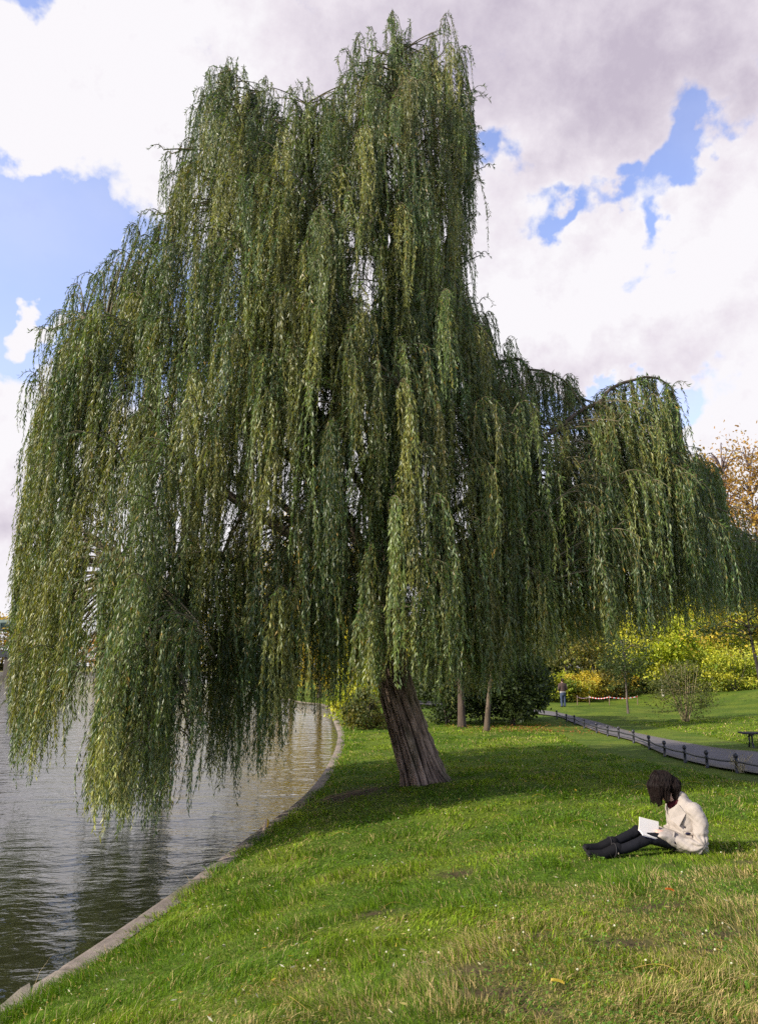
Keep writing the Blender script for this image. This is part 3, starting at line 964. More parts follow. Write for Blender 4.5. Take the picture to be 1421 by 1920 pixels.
    for sp in sprays:
        b, d, rc, ri = sp['b'], sp['d'], sp['reach'], sp['rise']
        # feeder branch from nearest limb point lower/inner
        dist = np.linalg.norm(allp - b, axis=1) + np.maximum(0, allp[:, 2] - b[2]) * 0.7
        j = int(np.argmin(dist)); src = allp[j]
        tt = np.linspace(0, 1, 9)[:, None]
        ctrl_ = (src + b) / 2 + np.array([0, 0, 0.13 * np.linalg.norm(b - src)])
        feed = (1 - tt) ** 2 * src + 2 * tt * (1 - tt) * ctrl_ + tt ** 2 * b
        ss = np.linspace(0, 1, 9)[:, None]
        arch = b + d * rc * ss + np.array([0, 0, 1.0]) * (4 * ri * ss * (1 - ss) * 0.9 - 0.22 * rc * ss ** 2)
        if not sp.get('wisp'):
            ax_, ay_ = project(arch)
            if (ay_ < ytop(ax_) - 5).any():
                arch = b + d * rc * .25 * ss + np.array([0, 0, 1.0]) * (-.10 * ss ** 2 - .05 * ss)
                ax_, ay_ = project(np.concatenate([feed[4:], arch]))
                if (ay_ < ytop(ax_) - 14).any():
                    continue
        r1 = min(0.022, 0.008 + 0.008 * np.linalg.norm(b - src))
        pth = np.concatenate([feed, arch[1:]])
        la = np.concatenate([feed[5:], arch[1:]])
        sl_ = np.concatenate([[0], np.cumsum(np.linalg.norm(np.diff(la, axis=0), axis=1))])
        m_ = int(sl_[-1] / .022) + 2
        sp_ = rng.uniform(0, sl_[-1], m_)
        bases.append(np.stack([np.interp(sp_, sl_, la[:, c__]) for c__ in range(3)], 1))
        dirs.append(rng.normal(size=(m_, 3)) * .5 + np.array([0, 0, -.45]) + d * .5)
        l_ = rng.uniform(.05, .11, m_)
        lens.append(l_); wids.append(l_ * rng.uniform(.16, .24, m_))
        cols.append(greens[1][None] * rng.uniform(.8, 1.7, (m_, 1)))
        vv, qq = tube(pth, np.linspace(r1, 0.003, len(pth)), 5, caps=False)
        gb.add(vv - off, qq, np.array([0.11, 0.095, 0.055]) * rng.uniform(.7, 1.3))
        tone = min(1.0, sp['tone'] + (.08 if b[0] < -.9 else 0.0))  # left of the crown yellower: sun on that side put into the leaf colour
        lum = rng.uniform(.66, 1.40)
        for k_ in range(sp['n']):
            f = rng.uniform(0.05, 1.0)
            i0 = f * 8; i1 = int(min(7, i0)); p0 = arch[i1] + (arch[i1 + 1] - arch[i1]) * (i0 - i1)
            if rng.random() < .35:
                i2 = int(rng.integers(3, 8)); p0 = feed[i2] + (feed[i2 + 1] - feed[i2]) * rng.random()
            tg = arch[i1 + 1] - arch[i1]; tg /= np.linalg.norm(tg) + 1e-9
            side = np.array([-d[1], d[0], 0])
            L = rng.uniform(*sp['ln']) * (0.75 + 0.25 * (1 - f))
            p0x, p0y = project(p0)
            if p0y < ytop(float(p0x)) - 3 - rng.exponential(12) - 25 * sp.get('wisp', 0):
                continue
            yb = ybot(float(p0x)) - abs(rng.normal()) * 45 + 8
            zb = at(float(p0x), yb, p0[1])[2]
            L = min(L, p0[2] - zb)
            if L < 0.3:
                continue
            u = np.linspace(0, 1, K)
            st = tg * 0.7 + side * rng.normal() * 0.55 + np.array([0, 0, rng.uniform(-.1, .25)])
            out = 1 - np.exp(-u * L / 0.22)
            xy = st[None, :] * (0.16 * out)[:, None]
            cv = (arch[5] - p0) * np.array([1, 1, 0]) * sp['conv']
            sw = rng.normal(size=(2, 2)) * 0.040 * L
            ph = rng.uniform(0, 6.28, 2)
            xy[:, :2] += cv[None, :2] * (u ** 0.8)[:, None] + sw[0] * np.sin(u[:, None] * 2.3 + ph[0]) - sw[0] * math.sin(ph[0]) + sw[1] * 0.4 * (np.sin(u[:, None] * 6 + ph[1]) - math.sin(ph[1]))
            path = p0 + xy
            path[:, 2] = p0[2] + xy[:, 2] - u * L
            qx, qy = project(path)
            tol = 2 + rng.exponential(13)
            jx = rng.exponential(11) * np.sign(740 - qx)
            outside = (qy < ytop(qx + jx) - tol) | (qx < 20) | ((qx < 32) & (qy < 900))
            if outside.mean() > (.7 if sp.get('wisp') else .28):
                continue
            ing = (((qx[:, None] - GAPA[:, 0]) / GAPA[:, 2]) ** 2 + ((qy[:, None] - GAPA[:, 1]) / GAPA[:, 3]) ** 2 < 1) & (gap_dice() < GAPA[:, 4])[None]
            hit = ing.any(1)
            if hit.any():
                kk = int(np.argmax(hit))
                if kk < 3:
                    continue
                Lc = L * kk / (K - 1)
                u2 = np.linspace(0, kk / (K - 1), K)
                path = np.stack([np.interp(u2, u, path[:, c_]) for c_ in range(3)], 1); L = Lc
            vv, qq = tube(path[::2] if K > 10 else path, np.linspace(.0038, .0014, len(path[::2])), 3, caps=False)
            tc_ = np.array([0.20, 0.17, 0.05]) if rng.random() < .4 else np.array([0.12, 0.10, 0.04])
            gl.add(vv - off, qq, tc_ * rng.uniform(.7, 1.2), 1)
            nl = int(L / 0.0225)
            up_ = np.linspace(0.02, 1.0, nl) + rng.normal(size=nl) * .004
            q = np.stack([np.interp(up_, u, path[:, c_]) for c_ in range(3)], 1)
            dn = np.stack([np.gradient(np.interp(up_, u, path[:, c_])) for c_ in range(3)], 1)
            dn /= np.linalg.norm(dn, axis=1)[:, None] + 1e-9
            an = np.arange(nl) * 2.4 + rng.uniform(0, 6) + rng.normal(size=nl) * .5
            rad_ = np.stack([np.cos(an), np.sin(an), 0 * an], 1)
            spd = rng.uniform(.16, .56, nl)[:, None]
            dirs.append(dn * (1 - spd * .35) + rad_ * spd + np.array([0, 0, -0.12]))
            bases.append(q)
            ll = rng.uniform(.056, .124, nl) * (1 - 0.35 * up_ ** 6)
            lens.append(ll); wids.append(ll * rng.uniform(.15, .235, nl))
            ti = np.clip(tone * 3.4 + rng.normal() * .45, 0, 3)
            lo = int(min(2, ti)); fr = ti - lo
            cbase = (greens[lo] * (1 - fr) + greens[lo + 1] * fr) * lum
            c_ = cbase[None] * rng.uniform(.7, 1.35, (nl, 1)) * np.array([1, 1, 1])
            pale = rng.random(nl) < .2
            c_[pale] = greens[4] * lum * rng.uniform(.8, 1.5, (pale.sum(), 1))
            yel = rng.random(nl) < .015
            c_[yel] = np.array([0.30, 0.20, 0.04])
            cols.append(c_)
            nstr += 1
            # short side twigs break up the ropes
            for t_ in range(int(L * .7 + rng.random())):
                uu = rng.uniform(.05, .9); o_ = np.array([np.interp(uu, u, path[:, c__]) for c__ in range(3)])
                a_ = rng.uniform(0, 6.28); lt = rng.uniform(.12, .42)
                m_ = int(lt / .03) + 2
                tt_ = np.linspace(0.1, 1, m_)[:, None]
                hd = np.array([math.cos(a_), math.sin(a_), 0])
                qq_ = o_ + hd * (.03 + .16 * lt) * np.sqrt(tt_) + np.array([0, 0, -1.0]) * lt * tt_ ** 1.25
                bases.append(qq_)
                an = np.arange(m_) * 2.4 + rng.uniform(0, 6)
                dirs.append(np.array([0, 0, -.9]) + hd * .25 + np.stack([np.cos(an), np.sin(an), 0 * an], 1) * rng.uniform(.3, .8, (m_, 1)))
                l_ = rng.uniform(.050, .11, m_)
                lens.append(l_); wids.append(l_ * rng.uniform(.15, .23, m_))
                cols.append(cbase[None] * rng.uniform(.75, 1.5, (m_, 1)))
    # short leafy shoots along the outer limbs, above as well as below
    for n_, (p, rad) in enumerate(LB):
        m = len(p)
        for _ in range(90):
            i_ = int(rng.uniform(.4, 1) * (m - 1)); a_ = rng.uniform(0, 6.28); lt = rng.uniform(.08, .30); k_ = int(lt / .022) + 2
            t_ = np.linspace(0, 1, k_)[:, None]
            hd = np.array([math.cos(a_), math.sin(a_), rng.uniform(-.1, .9)])
            bases.append(p[i_] + hd * lt * .6 * t_ + np.array([0, 0, -1.0]) * lt * .8 * t_ ** 2)
            dirs.append(hd * (1 - t_) + np.array([0, 0, -1.2]) * t_ + rng.normal(size=(k_, 3)) * .35)
            l_ = rng.uniform(.05, .11, k_); lens.append(l_); wids.append(l_ * rng.uniform(.16, .25, k_))
            cols.append(greens[1][None] * rng.uniform(.7, 1.7, (k_, 1)))
    B = np.concatenate(bases) - off
    print('willow: sprays', len(sprays), 'withes', nstr, 'leaves', len(B))
    leaves(gl, B, np.concatenate(dirs), np.concatenate(lens), np.concatenate(wids), np.concatenate(cols), 0, rng, 0.08)
    # side branches belong to the crown
    for (f, m_), v_, c_ in zip(gb.f, gb.v, gb.c):
        pass
    vb = np.concatenate(gb.v); fb = np.concatenate([f for f, _ in gb.f]); cb = np.concatenate(gb.c)
    gl.add(vb, fb, cb, 2)
    gl.build('crown', [M_WLEAF, M_TWIG, M_BARK], willow)


build_willow()


# ------------------------------------------------------------------ grass
def build_grass():
    rng = np.random.default_rng(5)
    n = 760000
    # more blades where the ground is near
    y = 2.6 * (34 / 2.6) ** (rng.random(n) ** 1.15)
    half = 0.70
    x = rng.uniform(-half, half, n) * (y + 1.2) + rng.random(n) ** 3 * 2.2
    t = x - kerb_x(y)
    ok = t > 0.13
    x, y = x[ok], y[ok]
    ok = (path_dist(x, y) > 0.02)
    x, y = x[ok], y[ok]
    straw, soil, lush = cover(x, y)
    ok = rng.random(len(x)) > soil * 1.1
    x, y, straw, lush = x[ok], y[ok], straw[ok], lush[ok]
    z = hgt(x, y) - 0.006
    t = x - kerb_x(y)
    n = len(x)
    cl = fbm(x * 3.1 + 5, y * 3.1 + 1, 3)
    hh = (0.024 + 0.062 * sstep(cl, 0.38, 0.8)) * rng.uniform(.55, 1.35, n) * (1 + 0.7 * np.exp(-((t - .3) / .35) ** 2)) * (1 + .35 * straw)
    seed = rng.random(n) < .006
    hh[seed] *= rng.uniform(1.6, 2.6, seed.sum())
    wd = np.maximum(0.0032, 0.00075 * y) * rng.uniform(.7, 1.4, n)
    wd[seed] *= .6
    ang = rng.uniform(0, 2 * math.pi, n)
    flow = fbm(x * 1.1 + 60, y * 1.1 + 20, 2) * 9
    lean = rng.uniform(.15, .95, n)
    lx = np.cos(ang) * .7 + np.cos(flow) * .6 - 0.35 * np.exp(-t / .25); ly = np.sin(ang) * .7 + np.sin(flow) * .6
    d = np.stack([lx * lean, ly * lean, np.ones(n)], 1)
    sa = rng.uniform(0, 2 * math.pi, n)
    s = np.stack([np.cos(sa), np.sin(sa), 0 * sa], 1)
    b = np.stack([x, y, z], 1)
    m = b + d * (hh * .55)[:, None]
    tip = b + d * hh[:, None] + np.stack([lx, ly, -0.5 * np.ones(n)], 1) * (hh * lean * .45)[:, None]
    w = wd[:, None]
    v = np.stack([b - s * w * .5, b + s * w * .5, m + s * w * .42, tip, m - s * w * .42], 1)
    g = np.array([0.100, 0.175, 0.007]); g2 = np.array([0.205, 0.262, 0.014]); g3 = np.array([0.060, 0.120, 0.014]); st = np.array([0.48, 0.37, 0.17])
    k = rng.random(n)
    c = np.where((k < .25)[:, None], g3, g) * (1 - (lush * rng.random(n))[:, None]) + g2 * (lush * rng.random(n))[:, None]
    c = c * rng.uniform(.7, 1.4, (n, 1))
    dry = rng.random(n) < (0.07 + 0.55 * straw)
    c[dry] = st * rng.uniform(.55, 1.25, (dry.sum(), 1)) * np.array([1, .97, .9])
    c[seed] = np.array([.36, .29, .15]) * rng.uniform(.6, 1.2, (seed.sum(), 1))
    gg = Geo()
    idx = np.arange(n)[:, None] * 5
    gg.add(v.reshape(-1, 3), idx + np.array([[0, 1, 2, 4]]), np.repeat(c, 5, 0))
    gg.f.append(((idx + np.array([[4, 2, 3]])), 0))
    # clover and other broad little leaves among the blades
    nc_ = 60000
    yc = 3.4 * (20 / 3.4) ** rng.random(nc_); xc = rng.uniform(-.66, .7, nc_) * (yc + 1)
    ok = (xc - kerb_x(yc) > .25) & (fbm(xc * 1.2 + 50, yc * 1.2 + 12, 4) > .53) & (path_dist(xc, yc) > .1)
    xc, yc = xc[ok], yc[ok]; nc_ = len(xc)
    a_ = rng.uniform(0, 6.28, nc_)
    sz = np.maximum(.013, .0022 * yc) * rng.uniform(.7, 1.7, nc_)
    bc = np.stack([xc, yc, hgt(xc, yc) + rng.uniform(.02, .065, nc_)], 1)
    e1 = np.stack([np.cos(a_), np.sin(a_), rng.normal(size=nc_) * .35], 1); e2 = np.stack([-np.sin(a_), np.cos(a_), rng.normal(size=nc_) * .35], 1)
    vc = np.stack([bc, bc + (e1 + e2 * .6) * sz[:, None] * .6, bc + e1 * sz[:, None] * 1.1, bc + (e1 - e2 * .6) * sz[:, None] * .6], 1)
    gg.add(vc.reshape(-1, 3), np.arange(nc_ * 4).reshape(-1, 4), np.repeat(np.array([.072, .135, .016]) * rng.uniform(.6, 1.7, (nc_, 1)), 4, 0))
    o = gg.build('grass', M_GRASS)
    tag(o, 'uneven green lawn grass with dry straw patches sloping to the water', 'grass', kind='stuff')
    print('grass blades', n)

    # clover flower heads
    n = 280
    y = 4.2 * (13 / 4.2) ** rng.random(n); x = rng.uniform(-.55, .62, n) * y
    ok = (x - kerb_x(y) > .4) & (fbm(x * .9 + 14, y * .9 + 2, 3) > .50)
    x, y = x[ok], y[ok]
    z = hgt(x, y) + rng.uniform(.03, .075, len(x))
    g = Geo()
    for a, b_, c_ in zip(x, y, z):
        v, q = ellipsoid((a, b_, c_), (.0055 + .00025 * b_,) * 2 + (.006,), nu=6, nv=4)
        g.add(v, q, np.array([.72, .70, .62]) * rng.uniform(.7, 1.05))
        v, q = tube([(a, b_, c_ - .07), (a + .003, b_, c_)], .0016, 3, caps=False)
        g.add(v, q, (.09, .13, .03))
    tag(g.build('clover_flowers', M_LEAF), 'tiny white clover heads scattered over the lawn', 'flowers', kind='stuff')

    # fallen willow leaves and small litter
    n = 4200
    y = 3.6 * (22 / 3.6) ** rng.random(n); x = rng.uniform(-.6, .66, n) * y
    ok = (x - kerb_x(y) > .3) & (rng.random(n) < sstep(fbm(x * .8 + 3, y * .8 + 70, 4), .42, .62) * 0.8 + .1)
    x, y = x[ok], y[ok]
    # brown leaves under the small trees
    q = on_plane(985, 1362, .5)
    xb = q[0] + rng.normal(size=700) * 1.4; yb = q[1] + rng.normal(size=700) * 1.3
    z = np.concatenate([hgt(x, y) + rng.uniform(.01, .05, len(x)), hgt(xb, yb) + rng.uniform(.03, .06, 700)])
    b = np.stack([np.concatenate([x, xb]), np.concatenate([y, yb]), z], 1)
    n = len(b)
    a = rng.uniform(0, 6.28, n)
    d = np.stack([np.cos(a), np.sin(a), rng.normal(size=n) * .25], 1)
    pal = np.array([[.42, .30, .05], [.45, .37, .12], [.40, .36, .22], [.26, .15, .05], [.50, .47, .36]])
    c = pal[rng.integers(0, 5, n)] * rng.uniform(.6, 1.2, (n, 1))
    c[-700:] = np.array([.27, .12, .035]) * rng.uniform(.5, 1.4, (700, 1))
    ln = rng.uniform(.018, .05, n); wd = ln * .24; ln[-700:] = .06; wd[-700:] = .045
    g = Geo()
    leaves(g, b, d, ln, np.maximum(wd, .0011 * b[:, 1]), c, 0, rng, .15)
    # slender yellow withes lying in the grass
    for (px, py, L, a0) in [(1200, 1480, .45, .1), (1190, 1490, .25, .6), (1090, 1552, .6, .1), (890, 1590, .5, .4), (985, 1592, .35, .2), (640, 1573, .5, .25), (580, 1622, .4, .2), (740, 1715, .45, .5), (1300, 1475, .4, -.1), (860, 1640, .3, 1), (1010, 1500, .4, .2), (1350, 1800, .5, .6), (1240, 1850, .5, -.6), (560, 1900, .4, 2.2), (830, 1690, .3, 1.4), (1370, 1500, .35, .2), (940, 1540, .4, .3)]:
        p = ground_at(px, py)
        tt = np.linspace(0, 1, 9)[:, None]
        c0, s0 = math.cos(a0), math.sin(a0)
        L = L * rng.uniform(.45, .8)
        pth = p + np.array([c0, s0, 0]) * (tt - .5) * L + np.array([-s0, c0, 0]) * .16 * L * np.sin(tt * 3.0) + np.array([0, 0, .045]) + np.array([0, 0, .03]) * np.sin(tt * 3.14)
        v, q = tube(pth, max(.0011, .0004 + .00018 * p[1]), 4)
        g.add(v, q, np.array([.52, .38, .08]) * rng.uniform(.7, 1.1))
    tag(g.build('fallen_leaves', M_LEAF), 'yellow and brown willow leaves and withes strewn in the grass', 'leaf litter', kind='stuff')


build_grass()


# ------------------------------------------------------------------ other trees, shrubs
def crown_points(rng, n, centre, rad, lumps, hollow=.45):
    """points in lumpy clusters inside an ellipsoid"""
    cs = rng.normal(size=(lumps, 3)); cs /= np.linalg.norm(cs, axis=1)[:, None]
    cs *= (hollow + (1 - hollow) * rng.random((lumps, 1)) ** .5)
    k = rng.integers(0, lumps, n)
    sz = rng.uniform(.11, .29, lumps)
    p = cs[k] + rng.normal(size=(n, 3)) * sz[k][:, None] * np.array([1, 1, .7])
    return np.asarray(centre) + p * np.asarray(rad), cs * np.asarray(rad) + np.asarray(centre), k


def tree(name, label, cat, base, height, crad, crown_c, pal, nleaf, lsize, trunk_r, seed, lumps=26, lean=(0, 0), group=None, hollow=.4, trunk_col=(.10, .08, .065), droop=.3, stems=1, sparse_limb=10):
    rng = np.random.default_rng(seed)
    base = np.asarray(base, float)
    o = thing(name, label, cat, base, 0, group)
    top = np.array([lean[0], lean[1], height])
    cc = np.array([lean[0] * .8, lean[1] * .8, crown_c])
    p, cs, k = crown_points(rng, nleaf, cc, crad, lumps, hollow)
    ok = p[:, 2] > .03
    p, k = p[ok], k[ok]
    g = Geo()
    if stems == 1:
        tp = smoothpath([(0, 0, -.15), (lean[0] * .2 + rng.normal() * .04, lean[1] * .2, height * .25), (lean[0] * .6, lean[1] * .6, height * .5), tuple(top * np.array([.9, .9, .85]))], 6)
        tt = np.linspace(0, 1, len(tp))
        v, q = tube(tp, trunk_r * (1 - tt) ** .8 + .008 + trunk_r * .4 * np.exp(-tt * 25), 8)
        g.add(v, q, np.array(trunk_col) * (0.7 + .6 * fbm(v[:, 0] * 6, v[:, 2] * 3, 2))[:, None])
        src = tp[4:]
    else:
        src = []
        for s_ in range(stems):
            a = rng.uniform(0, 6.28); r_ = rng.uniform(.4, .9)
            tp = smoothpath([(rng.normal() * .06, rng.normal() * .06, -.1), (math.cos(a) * r_ * crad[0] * .4, math.sin(a) * r_ * crad[1] * .4, height * .4), (math.cos(a) * r_ * crad[0] * .7, math.sin(a) * r_ * crad[1] * .7, height * .85)], 6)
            v, q = tube(tp, np.linspace(trunk_r, .006, len(tp)), 6)
            g.add(v, q, np.array(trunk_col) * rng.uniform(.7, 1.2))
            src.append(tp[2:])
        src = np.concatenate(src)
    for c_ in cs[:sparse_limb]:
        d = np.linalg.norm(src - c_, axis=1) + np.maximum(0, src[:, 2] - c_[2]) * 2
        s0 = src[int(np.argmin(d))]
        pth = smoothpath([s0, (s0 + c_) / 2 + np.array([0, 0, .06 * height]), c_], 4)
        v, q = tube(pth, np.linspace(trunk_r * .35, trunk_r * .06 + .004, len(pth)), 5)
        g.add(v, q, np.array(trunk_col))
    g.build('trunk' if stems == 1 else 'stem', M_BARK, o, True)
    gl = Geo()
    pal = np.asarray(pal, float)
    lc = rng.integers(0, len(pal), lumps)
    col = pal[lc[k]] * .55 + pal[rng.integers(0, len(pal), len(k))] * .45
    col = col * rng.uniform(.65, 1.35, (len(k), 1))
    d = rng.normal(size=(len(k), 3)); d[:, 2] -= droop
    ln = lsize * rng.uniform(.6, 1.4, len(k))
    leaves(gl, p, d, ln, ln * rng.uniform(.45, .7, len(k)), col, 0, rng, .15)
    gl.build('crown', M_LEAF, o)
    return o


GOLD = [(.56, .40, .04), (.62, .48, .07), (.40, .33, .04), (.22, .20, .04)]
LIME = [(.34, .41, .03), (.44, .47, .04), (.54, .50, .06), (.16, .23, .03)]
ORANGE = [(.34, .17, .035), (.40, .24, .05), (.26, .14, .04), (.30, .22, .05)]
DARK = [(.030, .050, .016), (.042, .065, .020), (.055, .075, .024)]
MIDG = [(.060, .085, .022), (.085, .11, .028), (.11, .125, .032), (.05, .075, .022)]
OLIVE = [(.12, .12, .035), (.17, .155, .04), (.09, .10, .03), (.22, .18, .045)]


def build_background():
    P = lambda px, d: (float(ray(px, 1250)[0]) * d, d)

    def G(px, d):
        x, y = P(px, d); return gpt(x, y)

    # shrubbery behind the trunk, under the willow
    for (px, d, h, r, seed, lab) in [(835, 32.5, 4.0, (1.7, 1.5, 1.9), 1, 'broad dark green shrub right behind the leaning willow trunk'),
                                     (905, 34, 4.6, (1.8, 1.5, 2.2), 2, 'tall dark green shrub behind the two slim trunks'),
                                     (958, 32.5, 3.8, (1.4, 1.2, 2.0), 3, 'bushy dark green shrub beside the far end of the path'),
                                     (985, 36, 3.2, (1.0, 1.0, 1.6), 4, 'round leafy shrub touching the path where it disappears')]:
        tree('shrub', lab, 'shrub', G(px, d), h, r, h * .5, DARK if seed != 3 else DARK + MIDG[:1], 9000, .15, .035, seed, 34, stems=6, hollow=.35, sparse_limb=14)
    tree('shrub', 'yellow green shrub on the bank just left of the willow trunk', 'shrub', G(688, 30), 1.7, (.85, .8, .85), .8, OLIVE + MIDG[:3], 3600, .12, .02, 5, 22, stems=5)
    tree('shrub', 'small pale green bush by the kerb where the shore curves', 'shrub', G(655, 33), 1.5, (.9, .8, .75), .7, LIME, 2600, .12, .02, 6, 18, stems=4)
    # two slim trees
    tree('young_tree', 'slim straight young tree in front of the dark shrubs', 'tree', ground_at(866, 1364), 6.5, (1.5, 1.4, 1.6), 5.2, MIDG, 5000, .13, .16, 8, 22, trunk_col=(.075, .055, .042))
    tree('young_tree', 'slim bent young tree in front of the dark shrubs', 'tree', ground_at(911, 1372), 6.0, (1.4, 1.3, 1.5), 5.0, MIDG, 5000, .13, .105, 9, 22, lean=(.75, .2), trunk_col=(.095, .072, .05))

    # golden trees on the bank past the bend (they colour the water)
    for (px, d, h, r, seed, pal, lab) in [(628, 52, 7.0, (2.6, 2.2, 3.0), 11, GOLD, 'golden tree on the shore left of the willow trunk'),
                                          (600, 60, 15.0, (3.6, 3.0, 7.0), 12, GOLD, 'tall golden tree where the shore bends away'),
                                          (690, 46, 5.0, (2.2, 2.0, 2.3), 13, LIME + GOLD[:1], 'yellow green tree seen low behind the willow trunk'),
                                          (548, 66, 17.0, (4.4, 3, 8), 10, GOLD, 'tall bright golden tree half hidden by the willow over the water'),
                                          (525, 84, 17.0, (5.6, 4, 8), 14, GOLD + OLIVE[:1], 'big ochre tree on the far curve of the shore'),
                                          (745, 52, 6.0, (2.6, 2.2, 2.8), 15, OLIVE, 'olive coloured tree behind the willow trunk')]:
        tree('tree', lab, 'tree', G(px, d), h, r, h * .55, pal, 7000, .26, .18, seed, 30)
    # farther down the left shore
    for (px, d, h, seed, pal, lab) in [(440, 120, 14, 16, OLIVE, 'olive tree far along the shore behind the hanging branches'), (360, 150, 15, 17, GOLD, 'ochre tree far off behind the hanging willow curtains'), (270, 190, 15, 18, MIDG, 'green tree far off across the water'), (180, 215, 12, 19, ORANGE, 'orange tree far off beyond the bridge end')]:
        x, y = P(px, d)
        tree('tree', lab, 'tree', (x, max(y, 0), 1.2), h, (h * .42, h * .35, h * .40), h * .55, pal, 3600, .5, .3, seed, 26)

    # the sunlit wood behind the path
    wood = [(1060, 62, 11, 3.6, 21, OLIVE, 'olive tree behind the standing man'),
            (1112, 56, 8.5, 2.8, 22, OLIVE + LIME[:1], 'thin-leaved tree with dark trunk right of the standing man'),
            (1165, 64, 10, 3.5, 23, MIDG + OLIVE, 'dull green tree behind the barrier tape'),
            (1238, 52, 7.0, 2.5, 24, LIME, 'bright yellow green tree with pale slender trunk'),
            (1290, 60, 9.0, 3.2, 25, LIME + GOLD[:1], 'tall yellow green tree behind the thin lawn shrub'),
            (1350, 58, 8.5, 3.0, 26, LIME + MIDG[2:3], 'golden green tree at the foot of the grassy rise'),
            (1395, 66, 10, 3.4, 27, OLIVE + LIME, 'yellow tree high behind the grassy rise'),
            (1000, 70, 8, 2.6, 28, MIDG, 'green tree above the end of the path'),
            (1470, 60, 9, 3.2, 30, GOLD, 'golden tree at the right edge behind the rise')]
    for (px, d, h, r, seed, pal, lab) in wood:
        tree('tree', lab, 'tree', G(px, d), h, (r, r * .85, h * .36), h * .58, pal, 7500, .23, .15 if seed != 24 else .10, seed, 34, trunk_col=(.40, .36, .29) if seed == 24 else (.06, .05, .04))
    # undergrowth along the edge of the wood
    for (px, d, h, r, seed, pal, lab) in [(1085, 54, 2.2, 1.6, 31, GOLD + LIME[:1], 'yellow bush right of the standing man'), (1140, 55, 2.0, 1.7, 32, OLIVE + GOLD[:1], 'ochre bush behind the barrier tape'), (1205, 56, 2.6, 1.8, 33, MIDG + LIME[:1], 'green bush left of the pale slender trunk'),
                                          (1270, 55, 2.4, 1.8, 34, MIDG + LIME[:1], 'green bush right of the pale slender trunk'), (1330, 52, 2.6, 2.0, 35, LIME, 'lime green bush at the foot of the grassy rise'), (1375, 50, 2.8, 2.0, 36, LIME + MIDG[2:3], 'lime green bush on top of the grassy rise'),
                                          (1040, 53, 2.0, 1.4, 37, LIME + MIDG, 'leafy bush left of the standing man'), (1420, 52, 2.6, 1.8, 38, LIME + MIDG[2:3], 'yellow bush on the rise at the right edge')]:
        tree('bush', lab, 'bush', G(px, d), h, (r, r * .8, h * .5), h * .5, pal, 4200, .17, .03, seed, 26, stems=5)
    for (px, d, seed, pal, lab) in [(1000, 74, 71, MIDG, 'wide green hedge bush deep behind the path end'), (1075, 76, 72, OLIVE, 'wide olive hedge bush deep behind the standing man'), (1150, 76, 73, MIDG + OLIVE, 'wide green hedge bush deep behind the tape'), (1230, 76, 74, OLIVE + LIME[:1], 'wide hedge bush deep behind the pale trunk'), (1310, 78, 75, LIME, 'wide yellow green hedge bush deep in the wood'), (940, 72, 76, DARK, 'wide dark hedge bush deep behind the young trees')]:
        tree('bush', lab, 'bush', G(px, d), 4.4, (3.0, 1.8, 2.3), 2.1, pal, 4200, .30, .05, seed, 30, stems=5)
    # dense backdrop of trees behind the wood
    for (px, d, h, seed, pal, lab) in [(1030, 86, 12, 42, MIDG + OLIVE, 'green tree far behind the path end'), (1130, 88, 13, 43, OLIVE, 'brownish tree deep in the wood'), (1220, 85, 12, 44, MIDG + LIME, 'green tree deep in the wood'),
                                       (1310, 88, 12, 45, LIME + GOLD, 'yellow tree deep in the wood'), (1400, 90, 12, 46, GOLD + OLIVE, 'golden tree deep in the wood'), (770, 72, 8, 48, MIDG + OLIVE, 'olive green tree far behind the willow trunk'), (1500, 86, 12, 49, OLIVE, 'olive tree beyond the right edge')]:
        tree('tree', lab, 'tree', G(px, d), h, (5.2, 4, h * .42), h * .5, pal, 8000, .34, .2, seed, 36)
    # thin shrub standing on the lawn and the small dark tree
    tree('shrub', 'thin straggly shrub standing alone on the lawn beyond the path', 'shrub', ground_at(1286, 1353), 2.9, (1.35, 1.2, 1.3), 1.45, OLIVE[:3] + MIDG, 4200, .085, .025, 51, 40, stems=12, hollow=.5, sparse_limb=36, trunk_col=(.20, .16, .09))
    tree('sapling', 'small dark round-headed tree on the lawn beyond the path', 'tree', ground_at(1177, 1338), 4.2, (1.35, 1.2, 1.3), 2.75, DARK + MIDG[:2], 3200, .11, .06, 52, 34, hollow=.55, sparse_limb=24)
    # dark-leaved tree at the right edge, its limbs reach into the picture
    tree('tree', 'dark tree with leaning trunk at the right edge of the rise', 'tree', gpt(*P(1424, 40)), 6.6, (2.9, 2.2, 1.9), 4.6, DARK + MIDG[:2] + GOLD[:1], 6500, .16, .13, 53, 26, lean=(-.5, 0), sparse_limb=20, trunk_col=(.035, .03, .027))
    # tall autumn trees against the sky at the right
    for (px, d, h, seed, lean) in [(1385, 60, 20.5, 54, (.3, 0)), (1450, 62, 21.0, 55, (-.3, 0))]:
        tree('autumn_tree', 'tall half-bare orange tree against the sky at the right edge' if seed == 54 else 'half-bare orange tree cut off by the right edge', 'tree', gpt(*P(px, d)), h, (3.3, 2.8, 6.2), h * .68, ORANGE, 4200, .26, .20, seed, 60, lean, hollow=.35, sparse_limb=56, trunk_col=(.13, .10, .10))

    # pink-flowering spot in the wood
    # ---- far bank on the left
    g = Geo()
    ys = np.array([228.0, 232, 260, 900]); xs = np.linspace(-700, -44, 30)
    rows = []
    for (yy, zz) in ((226, -.5), (226, 1.35), (226.5, 1.4), (236, 2.6), (300, 3.0), (900, 3.0)):
        rows.append(np.stack([xs, np.full(30, yy), zz + (fbm(xs * .1, xs * 0 + yy, 2) - .5) * (0.6 if zz > 1.5 else 0)], 1))
    rows = np.array(rows)
